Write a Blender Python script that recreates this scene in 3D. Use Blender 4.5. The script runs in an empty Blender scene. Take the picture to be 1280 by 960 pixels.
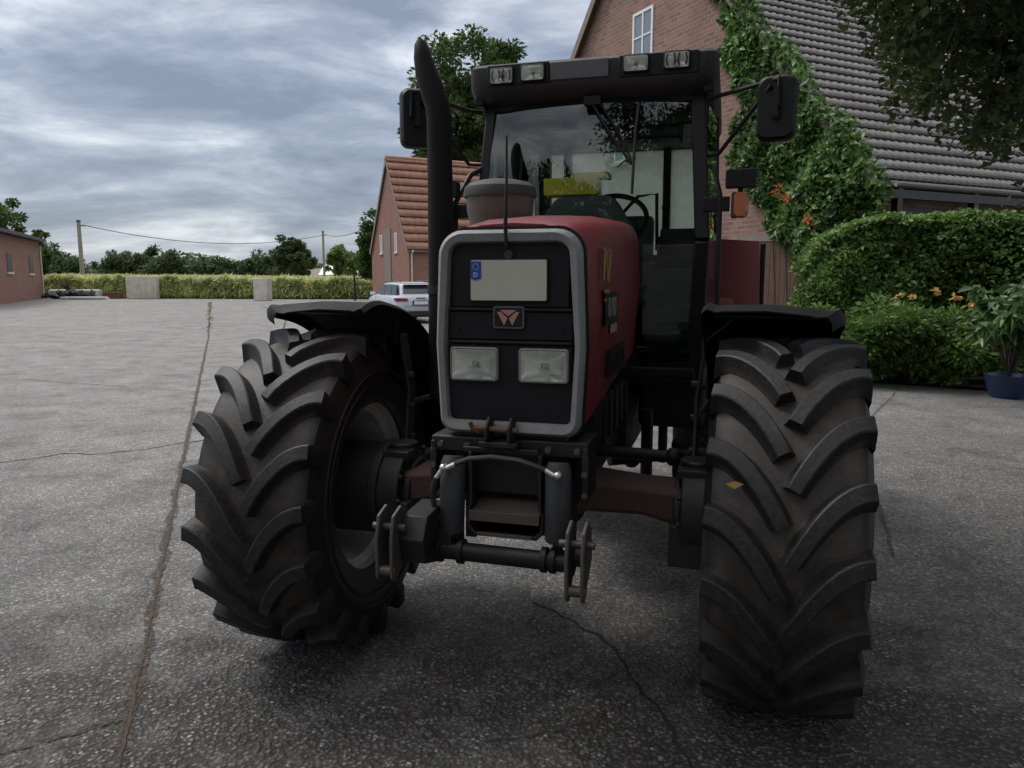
import bpy, bmesh, math, random
import numpy as np
from mathutils import Vector, Matrix, Euler
R = math.radians
random.seed(7)
rng = np.random.default_rng(11)
SC = bpy.context.scene
COL = SC.collection

# ------------------------------------------------------------------ materials
def newmat(name):
    m = bpy.data.materials.new(name); m.use_nodes = True
    nt = m.node_tree
    return m, nt, nt.nodes['Principled BSDF']
def N(nt, t, **kw):
    n = nt.nodes.new(t)
    for k, v in kw.items():
        setattr(n, k, v)
    return n
def setin(n, **kw):
    for k, v in kw.items():
        n.inputs[k.replace('_', ' ')].default_value = v
def ramp(nt, stops, fac=None, interp='LINEAR'):
    r = N(nt, 'ShaderNodeValToRGB'); r.color_ramp.interpolation = interp
    e = r.color_ramp.elements
    while len(e) < len(stops): e.new(0.5)
    for i, (p, c) in enumerate(stops):
        e[i].position = p
        e[i].color = (c, c, c, 1) if not isinstance(c, tuple) else (c[0], c[1], c[2], 1)
    if fac is not None: nt.links.new(fac, r.inputs[0])
    return r
def noise(nt, scale, detail=4, rough=.55, vec=None, dist=0):
    n = N(nt, 'ShaderNodeTexNoise'); setin(n, Scale=scale, Detail=detail, Roughness=rough, Distortion=dist)
    if vec is not None: nt.links.new(vec, n.inputs['Vector'])
    return n
def mixc(nt, fac, a, b, blend='MIX'):
    m = N(nt, 'ShaderNodeMix', data_type='RGBA', blend_type=blend)
    for s, v in ((0, fac), (6, a), (7, b)):
        if hasattr(v, 'is_linked') or hasattr(v, 'links'): nt.links.new(v, m.inputs[s])
        else: m.inputs[s].default_value = v if s == 0 else (v[0], v[1], v[2], 1)
    return m.outputs[2]
def mth(nt, op, a, b=None, c=None):
    m = N(nt, 'ShaderNodeMath', operation=op)
    for i, v in enumerate((a, b, c)):
        if v is None: continue
        if hasattr(v, 'links'): nt.links.new(v, m.inputs[i])
        else: m.inputs[i].default_value = v
    return m.outputs[0]
def bump(nt, bsdf, h, strength=.3, dist=.01):
    b = N(nt, 'ShaderNodeBump'); setin(b, Strength=strength, Distance=dist)
    nt.links.new(h, b.inputs['Height']); nt.links.new(b.outputs[0], bsdf.inputs['Normal'])
    return b
def objco(nt):
    return N(nt, 'ShaderNodeTexCoord').outputs['Object']

def paint(name, col, rough=.5, metal=0, dirt=(.06, .05, .04), amount=.5, scale=6, spec=.5, bumpy=.0, coat=0):
    m, nt, b = newmat(name)
    co = objco(nt)
    n1 = noise(nt, scale, 6, .65, co); n2 = noise(nt, scale*9, 4, .6, co)
    s = mth(nt, 'MULTIPLY_ADD', n1.outputs[0], .7, mth(nt, 'MULTIPLY', n2.outputs[0], .3))
    f = ramp(nt, [(.42, 0.0), (.68, amount)], s)
    c = mixc(nt, f.outputs[0], col, dirt)
    nt.links.new(c, b.inputs['Base Color'])
    rr = ramp(nt, [(.3, max(rough-.1, .02)), (.7, min(rough+.25, 1))], s)
    nt.links.new(rr.outputs[0], b.inputs['Roughness'])
    setin(b, Metallic=metal, Specular_IOR_Level=spec)
    if coat: b.inputs['Coat Weight'].default_value = coat; b.inputs['Coat Roughness'].default_value = .2
    if bumpy: bump(nt, b, s, bumpy, .01)
    return m
M = {}
M['red'] = paint('faded_red_paint', (.22, .016, .022), .38, amount=.45, dirt=(.09, .03, .03), coat=.3)
M['redworn'] = paint('worn_red_paint', (.10, .035, .028), .65, amount=1, scale=3.2, dirt=(.055, .05, .048), bumpy=.2)
M['black'] = paint('black_plastic', (.006, .006, .007), .45, amount=.3, dirt=(.020, .018, .017), spec=.35)
M['fender'] = paint('fender_plastic', (.006, .006, .006), .60, amount=.4, dirt=(.022, .019, .017), scale=4, spec=.22)
M['iron'] = paint('dark_iron', (.009, .009, .010), .5, .2, amount=.6, dirt=(.034, .026, .02), scale=12, bumpy=.15)
M['steel'] = paint('bare_steel_edge', (.10, .093, .085), .5, .6, amount=.7, dirt=(.09, .06, .04), scale=20)
M['rust'] = paint('rusty_steel', (.14, .075, .045), .75, .2, amount=.7, dirt=(.06, .03, .02), scale=25, bumpy=.3)
M['grey'] = paint('grille_frame_grey', (.23, .235, .23), .45, amount=.5, dirt=(.11, .11, .10), scale=9, bumpy=.03)
M['roofgrey'] = paint('cab_roof_grey', (.028, .024, .027), .5, amount=.5, dirt=(.06, .055, .05), scale=5)
M['panelgrey'] = paint('roof_panel_grey', (.10, .095, .105), .5, amount=.3, dirt=(.07, .065, .06), scale=5)
M['cylgrey'] = paint('cylinder_grey', (.032, .033, .036), .5, amount=.4, dirt=(.03, .03, .03), scale=12)
M['rim'] = paint('rim_cream', (.75, .75, .68), .5, amount=.6, dirt=(.16, .145, .12), scale=7)
M['shadedrim'] = paint('rim_disc_shaded', (.07, .065, .058), .7, amount=.8, dirt=(.025, .022, .02), scale=7)  # shade inside the wheel painted into the disc and flange colour
M['beige'] = paint('bowl_beige', (.125, .097, .080), .38, amount=.7, dirt=(.06, .045, .038), scale=10)
M['lid'] = paint('bowl_lid', (.035, .032, .032), .6, amount=.6, dirt=(.09, .085, .08), scale=14)
M['dirtyiron'] = paint('dirty_channel', (.075, .065, .055), .8, .1, amount=.8, dirt=(.11, .06, .035), scale=14, bumpy=.3)
M['chrome'] = paint('plated_fitting', (.65, .65, .62), .3, .8, amount=.3, dirt=(.2, .18, .15), scale=20)
M['brass'] = paint('steering_rod', (.42, .33, .2), .35, .8, amount=.3, dirt=(.1, .07, .04), scale=20)
M['hose'] = paint('rubber_hose', (.015, .015, .015), .5, amount=.3)
M['trim'] = paint('cab_trim_greygreen', (.115, .135, .125), .7, amount=.4, dirt=(.08, .09, .085), scale=6)
M['yellow'] = paint('yellow_case', (.85, .68, .01), .5, amount=.2, dirt=(.4, .3, .02))
M['amber'] = paint('amber_lens', (.45, .12, .03), .2, amount=.2, dirt=(.25, .08, .03))
M['plate'] = paint('plate_cream', (.46, .46, .37), .35, amount=.15, dirt=(.38, .38, .31))
M['blue'] = paint('plate_blue', (.01, .06, .35), .35, amount=.1)
M['white'] = paint('white_paint', (.75, .76, .76), .4, amount=.2, dirt=(.5, .5, .48))
M['carwhite'] = paint('car_white', (.52, .56, .62), .22, amount=.15, dirt=(.42, .45, .5), coat=.6)
M['cardark'] = paint('car_dark_trim', (.02, .02, .024), .35, amount=.3)
M['tail'] = paint('tail_lamp_red', (.28, .02, .03), .2, amount=.2)
M['woodbrown'] = paint('brown_boards', (.10, .052, .035), .7, amount=.6, dirt=(.06, .035, .025), scale=5, bumpy=.2)
M['barge'] = paint('weathered_board', (.22, .18, .15), .7, amount=.6, dirt=(.12, .1, .085), scale=5)
M['gutter'] = paint('grey_gutter', (.10, .10, .10), .5, amount=.4)
M['concrete'] = paint('concrete_block', (.56, .53, .46), .85, amount=.6, dirt=(.27, .26, .23), scale=2, bumpy=.3)
M['pole'] = paint('weathered_pole', (.30, .27, .23), .8, amount=.6, dirt=(.13, .12, .1), scale=2, bumpy=.2)
M['bark'] = paint('bark', (.07, .055, .042), .9, amount=.7, dirt=(.03, .026, .02), scale=9, bumpy=.8)
M['emblem'] = paint('emblem_copper', (.42, .21, .15), .4, .1, amount=.4, dirt=(.25, .2, .18), scale=40)
M['decal'] = paint('decal_ochre', (.30, .22, .05), .5, amount=.6, dirt=(.15, .06, .04), scale=30)
M['decalgrey'] = paint('decal_grey', (.22, .2, .19), .5, amount=.4, dirt=(.15, .1, .1), scale=30)
M['decalpink'] = paint('decal_pale', (.42, .3, .3), .5, amount=.4, dirt=(.3, .1, .1), scale=30)
M['pot'] = paint('blue_glazed_pot', (.02, .035, .09), .25, amount=.3)
M['shrubbase'] = paint('soil', (.05, .038, .028), .95, amount=.5)
M['tarp'] = paint('dark_tarpaulin', (.05, .05, .055), .6, amount=.4)

def glassmat(name, tint, refl=.0, ior=1.5, dust=0):
    m = bpy.data.materials.new(name); m.use_nodes = True; nt = m.node_tree
    nt.nodes.remove(nt.nodes['Principled BSDF']); out = nt.nodes['Material Output']
    t = N(nt, 'ShaderNodeBsdfTransparent'); t.inputs[0].default_value = (*tint, 1)
    g = N(nt, 'ShaderNodeBsdfGlossy'); g.inputs['Roughness'].default_value = .012
    g.inputs['Color'].default_value = (.95, 1, 1, 1)
    fr = N(nt, 'ShaderNodeFresnel'); fr.inputs[0].default_value = ior
    mx = N(nt, 'ShaderNodeMixShader')
    f = mth(nt, 'ADD', fr.outputs[0], refl)
    nt.links.new(f, mx.inputs[0]); nt.links.new(t.outputs[0], mx.inputs[1]); nt.links.new(g.outputs[0], mx.inputs[2])
    if dust:
        tr = N(nt, 'ShaderNodeBsdfTranslucent'); tr.inputs[0].default_value = (.80, .84, .78, 1); m2 = N(nt, 'ShaderNodeMixShader')
        d = ramp(nt, [(.3, dust*.6), (.7, dust*1.3)], noise(nt, 3, 4, .6, objco(nt)).outputs[0]); nt.links.new(d.outputs[0], m2.inputs[0])
        nt.links.new(mx.outputs[0], m2.inputs[1]); nt.links.new(tr.outputs[0], m2.inputs[2]); nt.links.new(m2.outputs[0], out.inputs[0])
    else: nt.links.new(mx.outputs[0], out.inputs[0])
    return m
M['rearglass'] = glassmat('cab_rear_glass', (.80, .88, .84), .02, dust=.40)
M['glass'] = glassmat('cab_glass', (.74, .83, .80), .02)
M['sideglass'] = glassmat('cab_side_glass', (.66, .76, .73), .06)
def simple(name, col, rough, metal=0):
    m, nt, b = newmat(name); b.inputs['Base Color'].default_value = (*col, 1)
    setin(b, Roughness=rough, Metallic=metal); return m, nt, b
M['reflector'] = paint('lamp_reflector', (.95, .95, .90), .24, .85, amount=.25, dirt=(.5, .48, .42), scale=12)
M['lampglass'] = glassmat('lamp_cover_glass', (.96, .96, .94), .04, dust=.14)
M['mirrorglass'] = simple('mirror_glass', (.5, .52, .55), .05, 1)[0]
M['winglass'] = simple('window_glass', (.20, .24, .28), .08)[0]
M['carglass'] = simple('car_glass', (.03, .04, .05), .06)[0]
def lens():
    m, nt, b = newmat('lamp_lens'); co = objco(nt)
    w = N(nt, 'ShaderNodeTexWave', wave_type='BANDS', bands_direction='X'); setin(w, Scale=30, Distortion=.4)
    nt.links.new(co, w.inputs['Vector'])
    n = noise(nt, 11, 1, .4, co, .3)
    c = ramp(nt, [(.36, (.36, .36, .31)), (.5, (.56, .56, .50)), (.60, (.95, .95, .88))], n.outputs[0])
    nt.links.new(c.outputs[0], b.inputs['Base Color'])
    setin(b, Roughness=.16, Metallic=.15); b.inputs['Coat Weight'].default_value = 1
    bump(nt, b, mth(nt, 'ADD', w.outputs[0], n.outputs[0]), .25, .006)
    return m
M['lens'] = lens()

def grillemat():
    m, nt, b = newmat('grille_mesh'); co = objco(nt)
    s = N(nt, 'ShaderNodeSeparateXYZ'); nt.links.new(co, s.inputs[0])
    def hole(off):
        fx = mth(nt, 'SUBTRACT', mth(nt, 'FRACT', mth(nt, 'ADD', mth(nt, 'MULTIPLY', s.outputs[0], 150), off)), .5)
        fz = mth(nt, 'SUBTRACT', mth(nt, 'FRACT', mth(nt, 'ADD', mth(nt, 'MULTIPLY', s.outputs[2], 90), off)), .5)
        return mth(nt, 'SQRT', mth(nt, 'ADD', mth(nt, 'POWER', fx, 2), mth(nt, 'POWER', fz, 2)))
    d = mth(nt, 'MINIMUM', hole(0), hole(.5))
    c = ramp(nt, [(.22, (.0015, .0015, .002)), (.3, (.011, .0105, .013))], d)
    nt.links.new(c.outputs[0], b.inputs['Base Color']); setin(b, Roughness=.6, Specular_IOR_Level=.3)
    bump(nt, b, c.outputs[0], .3, .003)
    return m
M['mesh'] = grillemat()

def tyremat(name, R0, R1, W):
    m, nt, b = newmat(name); co = objco(nt)
    s = N(nt, 'ShaderNodeSeparateXYZ'); nt.links.new(co, s.inputs[0])
    r = mth(nt, 'SQRT', mth(nt, 'ADD', mth(nt, 'POWER', s.outputs[1], 2), mth(nt, 'POWER', s.outputs[2], 2)))
    n1 = noise(nt, 5, 6, .65, co); n2 = noise(nt, 60, 5, .7, co)
    rr = mth(nt, 'MULTIPLY_ADD', n1.outputs[0], .03, r)
    onlug = N(nt, 'ShaderNodeMapRange'); setin(onlug, From_Min=R0+.018, From_Max=R0+.034); nt.links.new(rr, onlug.inputs[0])
    side = N(nt, 'ShaderNodeMapRange'); setin(side, From_Min=W*.42, From_Max=W*.48)
    nt.links.new(mth(nt, 'ABSOLUTE', s.outputs[0]), side.inputs[0])
    base = ramp(nt, [(.3, (.018, .015, .012)), (.5, (.045, .037, .030)), (.7, (.10, .080, .062))], n1.outputs[0])
    lug = ramp(nt, [(.35, (.008, .008, .009)), (.62, (.024, .023, .023)), (.8, (.06, .052, .045))], n2.outputs[0])
    c = mixc(nt, onlug.outputs[0], base.outputs[0], lug.outputs[0])
    sw = ramp(nt, [(.35, (.007, .007, .007)), (.7, (.020, .018, .017))], n1.outputs[0])
    c = mixc(nt, side.outputs[0], c, sw.outputs[0])
    sp = ramp(nt, [(.60, 0.), (.72, .5)], n2.outputs[0])
    c = mixc(nt, sp.outputs[0], c, (.08, .068, .052))
    nt.links.new(c, b.inputs['Base Color']); setin(b, Roughness=.52, Specular_IOR_Level=.4)
    bump(nt, b, n2.outputs[0], .35, .006)
    return m
M['tyreF'] = tyremat('front_tyre_rubber', .64, .69, .48)
M['tyreR'] = tyremat('rear_tyre_rubber', .80, .85, .52)

def brickmat(name, c1, c2, mortar, dark, bw=.24, bh=.08):
    m, nt, b = newmat(name); co = objco(nt)
    s = N(nt, 'ShaderNodeSeparateXYZ'); nt.links.new(co, s.inputs[0])
    cb = N(nt, 'ShaderNodeCombineXYZ')
    nt.links.new(mth(nt, 'ADD', s.outputs[0], s.outputs[1]), cb.inputs[0]); nt.links.new(s.outputs[2], cb.inputs[1])
    br = N(nt, 'ShaderNodeTexBrick'); nt.links.new(cb.outputs[0], br.inputs['Vector'])
    setin(br, Scale=1, Mortar_Size=.014, Brick_Width=bw, Row_Height=bh, Mortar_Smooth=.3, Bias=-.2)
    br.inputs['Color1'].default_value = (*c1, 1); br.inputs['Color2'].default_value = (*c2, 1); br.inputs['Mortar'].default_value = (*mortar, 1)
    n = noise(nt, 1.1, 5, .6, co); n2 = noise(nt, 14, 4, .7, co)
    f = ramp(nt, [(.4, .0), (.7, .45)], n.outputs[0])
    c = mixc(nt, f.outputs[0], br.outputs[0], dark)
    f2 = ramp(nt, [(.5, .0), (.75, .6)], n2.outputs[0])
    c = mixc(nt, f2.outputs[0], c, dark)
    nt.links.new(c, b.inputs['Base Color']); setin(b, Roughness=.9)
    bump(nt, b, mth(nt, 'ADD', mth(nt, 'SUBTRACT', 1, br.outputs['Fac']), mth(nt, 'MULTIPLY', n2.outputs[0], .5)), .6, .01)
    return m
M['brick'] = brickmat('farmhouse_brick', (.29, .155, .115), (.165, .09, .065), (.27, .225, .19), (.14, .08, .062), .26, .105)
M['barnbrick'] = brickmat('barn_brick', (.31, .135, .09), (.20, .085, .058), (.22, .16, .13), (.19, .10, .075))
M['shedbrick'] = brickmat('shed_brick', (.28, .125, .09), (.18, .08, .06), (.26, .18, .15), (.19, .085, .07))
def tilemat(name, a, b_, dirt):
    m, nt, b = newmat(name); co = objco(nt)
    g = N(nt, 'ShaderNodeNewGeometry')
    n = noise(nt, 1.3, 6, .65, co); n2 = noise(nt, 20, 4, .6, co)
    c = ramp(nt, [(.3, a), (.7, b_)], n2.outputs[0])
    f = ramp(nt, [(.42, .0), (.7, .7)], n.outputs[0])
    nt.links.new(mixc(nt, f.outputs[0], c.outputs[0], dirt), b.inputs['Base Color']); setin(b, Roughness=.7)
    bump(nt, b, n2.outputs[0], .2, .01)
    return m
M['tileorange'] = tilemat('orange_clay_tile', (.34, .165, .105), (.46, .25, .175), (.26, .125, .085))
M['tilegrey'] = tilemat('grey_brown_tile', (.25, .228, .22), (.36, .335, .325), (.18, .15, .135))

def leafmat(name, cols, trans=.35, rough=.5):
    m = bpy.data.materials.new(name); m.use_nodes = True; nt = m.node_tree
    b = nt.nodes['Principled BSDF']; out = nt.nodes['Material Output']
    g = N(nt, 'ShaderNodeNewGeometry')
    k = len(cols)-1
    c = ramp(nt, [(i/k if k else 0, cl) for i, cl in enumerate(cols)], g.outputs['Random Per Island'])
    n = noise(nt, .9, 3, .6, objco(nt))
    h = N(nt, 'ShaderNodeHueSaturation'); nt.links.new(c.outputs[0], h.inputs['Color'])
    nt.links.new(ramp(nt, [(.3, .65), (.7, 1.35)], n.outputs[0]).outputs[0], h.inputs['Value'])
    nt.links.new(h.outputs[0], b.inputs['Base Color']); setin(b, Roughness=rough, Specular_IOR_Level=.4)
    t = N(nt, 'ShaderNodeBsdfTranslucent'); nt.links.new(h.outputs[0], t.inputs[0])
    mx = N(nt, 'ShaderNodeMixShader'); mx.inputs[0].default_value = trans
    nt.links.new(b.outputs[0], mx.inputs[1]); nt.links.new(t.outputs[0], mx.inputs[2]); nt.links.new(mx.outputs[0], out.inputs[0])
    return m
M['leafnear'] = leafmat('near_tree_leaf', [(.03, .05, .016), (.05, .08, .024), (.095, .13, .035)])
M['leafmid'] = leafmat('mid_tree_leaf', [(.035, .065, .018), (.06, .11, .025), (.095, .15, .04)])
M['leaffar'] = leafmat('far_tree_leaf', [(.045, .075, .035), (.065, .10, .04), (.09, .125, .055)])
M['leaffarlight'] = leafmat('far_light_leaf', [(.08, .13, .035), (.12, .18, .05), (.15, .2, .06)])
M['leafhedge'] = leafmat('hedge_leaf', [(.08, .15, .035), (.13, .22, .055), (.20, .31, .08)], .3)
M['leafivy'] = leafmat('creeper_leaf', [(.055, .11, .03), (.095, .18, .045), (.15, .26, .065)], .3, .4)
M['leafshrub'] = leafmat('shrub_leaf', [(.07, .12, .035), (.115, .19, .055), (.17, .25, .08)], .3, .4)
M['leafpot'] = leafmat('potted_plant_leaf', [(.08, .15, .05), (.13, .23, .08), (.20, .32, .12)], .3, .35)
M['corn'] = leafmat('corn_leaf', [(.42, .50, .17), (.56, .62, .25), (.68, .68, .36)], .45)
M['tassel'] = leafmat('corn_tassel', [(.66, .62, .34), (.74, .68, .40), (.66, .66, .34)], .35)
M['petal'] = leafmat('orange_petal', [(.55, .12, .05), (.7, .2, .08)], .3)
M['petaly'] = leafmat('yellow_petal', [(.6, .42, .08), (.65, .35, .15)], .3)
M['grass'] = leafmat('weed_blade', [(.09, .11, .03), (.16, .16, .05), (.2, .15, .07)], .3)

def yardmat():
    m, nt, b = newmat('exposed_aggregate_concrete'); co = objco(nt)
    big = noise(nt, .35, 5, .6, co); med = noise(nt, 2.3, 6, .65, co); fine = noise(nt, 160, 4, .7, co); med2 = noise(nt, 11, 6, .7, co)
    # warp for irregular pebbles
    vo = N(nt, 'ShaderNodeTexVoronoi'); setin(vo, Scale=58, Randomness=1)
    add = N(nt, 'ShaderNodeMixRGB', blend_type='LINEAR_LIGHT'); add.inputs[0].default_value = .012
    nt.links.new(co, add.inputs[1]); nt.links.new(noise(nt, 20, 2, .5, co).outputs[1], add.inputs[2])
    nt.links.new(add.outputs[0], vo.inputs['Vector'])
    vs = N(nt, 'ShaderNodeTexVoronoi'); setin(vs, Scale=85, Randomness=1); nt.links.new(co, vs.inputs['Vector'])
    peb = ramp(nt, [(.30, 1.), (.52, 0.)], vo.outputs['Distance'])
    sep = N(nt, 'ShaderNodeSeparateColor'); nt.links.new(vo.outputs['Color'], sep.inputs[0])
    pcol = ramp(nt, [(0, (.075, .073, .070)), (.4, (.125, .122, .117)), (.75, (.18, .176, .167)), (.93, (.25, .24, .225)), (1, (.45, .43, .40))], sep.outputs[0])
    sep2 = N(nt, 'ShaderNodeSeparateColor'); nt.links.new(vs.outputs['Color'], sep2.inputs[0])
    scol = ramp(nt, [(0, (.05, .048, .045)), (.3, (.11, .107, .10)), (.6, (.17, .166, .158)), (.88, (.27, .263, .25)), (1, (.56, .54, .50))], sep2.outputs[0])
    # exposure mask: worn patches show pebbles; stronger in the foreground slab
    sy = N(nt, 'ShaderNodeSeparateXYZ'); nt.links.new(co, sy.inputs[0])
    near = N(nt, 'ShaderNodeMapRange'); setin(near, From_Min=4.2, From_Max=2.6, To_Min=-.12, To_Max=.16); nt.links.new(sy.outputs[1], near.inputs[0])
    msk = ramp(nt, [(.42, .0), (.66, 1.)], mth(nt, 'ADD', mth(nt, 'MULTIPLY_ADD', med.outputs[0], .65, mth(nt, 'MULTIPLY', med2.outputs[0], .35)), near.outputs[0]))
    matrix = ramp(nt, [(.3, (.11, .107, .102)), (.55, (.165, .161, .154)), (.75, (.215, .21, .20))], med2.outputs[0])
    smooth = mixc(nt, .68, matrix.outputs[0], scol.outputs[0])
    pebbly = mixc(nt, peb.outputs[0], (.045, .04, .034), pcol.outputs[0])
    c = mixc(nt, msk.outputs[0], smooth, pebbly)
    tone = ramp(nt, [(.32, (.66, .66, .66)), (.7, (1.12, 1.11, 1.09))], big.outputs[0])
    c = mixc(nt, 1.0, c, tone.outputs[0], 'MULTIPLY')
    # slab colour blends paler and smoother with distance
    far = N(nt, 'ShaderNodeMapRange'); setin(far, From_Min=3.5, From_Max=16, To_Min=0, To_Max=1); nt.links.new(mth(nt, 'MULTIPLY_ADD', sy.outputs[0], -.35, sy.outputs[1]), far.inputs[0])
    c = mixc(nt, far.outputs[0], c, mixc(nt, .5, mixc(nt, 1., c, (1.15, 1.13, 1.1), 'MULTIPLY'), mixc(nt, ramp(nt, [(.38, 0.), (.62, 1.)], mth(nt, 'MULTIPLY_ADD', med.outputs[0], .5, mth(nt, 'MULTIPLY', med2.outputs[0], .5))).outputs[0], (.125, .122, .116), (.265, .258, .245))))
    blot = ramp(nt, [(.36, (.60, .59, .58)), (.5, (1, 1, 1)), (.64, (1.22, 1.21, 1.19))], noise(nt, 1.7, 9, .78, co, .4).outputs[0])
    c = mixc(nt, 1., c, blot.outputs[0], 'MULTIPLY')
    stain = ramp(nt, [(.60, .0), (.75, .4)], noise(nt, 1.1, 5, .7, co, .8).outputs[0])
    c = mixc(nt, stain.outputs[0], c, (.10, .092, .08))
    nt.links.new(c, b.inputs['Base Color'])
    setin(b, Roughness=.75, Specular_IOR_Level=.4)
    hp = mth(nt, 'MULTIPLY', mth(nt, 'SUBTRACT', .6, vo.outputs['Distance']), msk.outputs[0])
    hs = mth(nt, 'MULTIPLY', mth(nt, 'SUBTRACT', .6, vs.outputs['Distance']), .35)
    h = mth(nt, 'ADD', mth(nt, 'ADD', hp, hs), mth(nt, 'MULTIPLY', fine.outputs[0], .25))
    bump(nt, b, h, .9, .014)
    return m
M['yard'] = yardmat()
def jointmat():
    m, nt, b = newmat('joint_dirt'); co = objco(nt)
    n = noise(nt, 9, 6, .7, co); n2 = noise(nt, 90, 4, .7, co)
    c = ramp(nt, [(.3, (.03, .02, .015)), (.5, (.075, .048, .034)), (.7, (.13, .085, .06))], n.outputs[0])
    c2 = mixc(nt, n2.outputs[0], c.outputs[0], (.05, .045, .035))
    nt.links.new(c2, b.inputs['Base Color']); setin(b, Roughness=.95); bump(nt, b, n2.outputs[0], .6, .01)
    return m
M['joint'] = jointmat()
def stainmat():
    m, nt, b = newmat('joint_crumbs'); co = objco(nt); out = nt.nodes['Material Output']
    n = noise(nt, 22, 7, .75, co); n2 = noise(nt, 80, 4, .7, co)
    c = ramp(nt, [(.3, (.03, .022, .017)), (.5, (.085, .062, .047)), (.7, (.16, .13, .095))], n2.outputs[0])
    nt.links.new(c.outputs[0], b.inputs['Base Color']); setin(b, Roughness=.95); bump(nt, b, n2.outputs[0], .8, .012)
    t = N(nt, 'ShaderNodeBsdfTransparent'); mx = N(nt, 'ShaderNodeMixShader')
    nt.links.new(ramp(nt, [(.44, 0.), (.54, .9)], mth(nt, 'MULTIPLY_ADD', n.outputs[0], .7, mth(nt, 'MULTIPLY', n2.outputs[0], .3))).outputs[0], mx.inputs[0])
    nt.links.new(t.outputs[0], mx.inputs[1]); nt.links.new(b.outputs[0], mx.inputs[2]); nt.links.new(mx.outputs[0], out.inputs[0])
    return m
M['stain'] = stainmat()
M['crack'] = simple('crack_shadow', (.025, .022, .02), .95)[0]
def fieldmat():
    m, nt, b = newmat('field_soil'); co = objco(nt)
    n = noise(nt, .08, 5, .6, co)
    c = ramp(nt, [(.35, (.07, .09, .03)), (.65, (.12, .13, .05))], n.outputs[0])
    nt.links.new(c.outputs[0], b.inputs['Base Color']); setin(b, Roughness=.95)
    return m
M['field'] = fieldmat()

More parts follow.
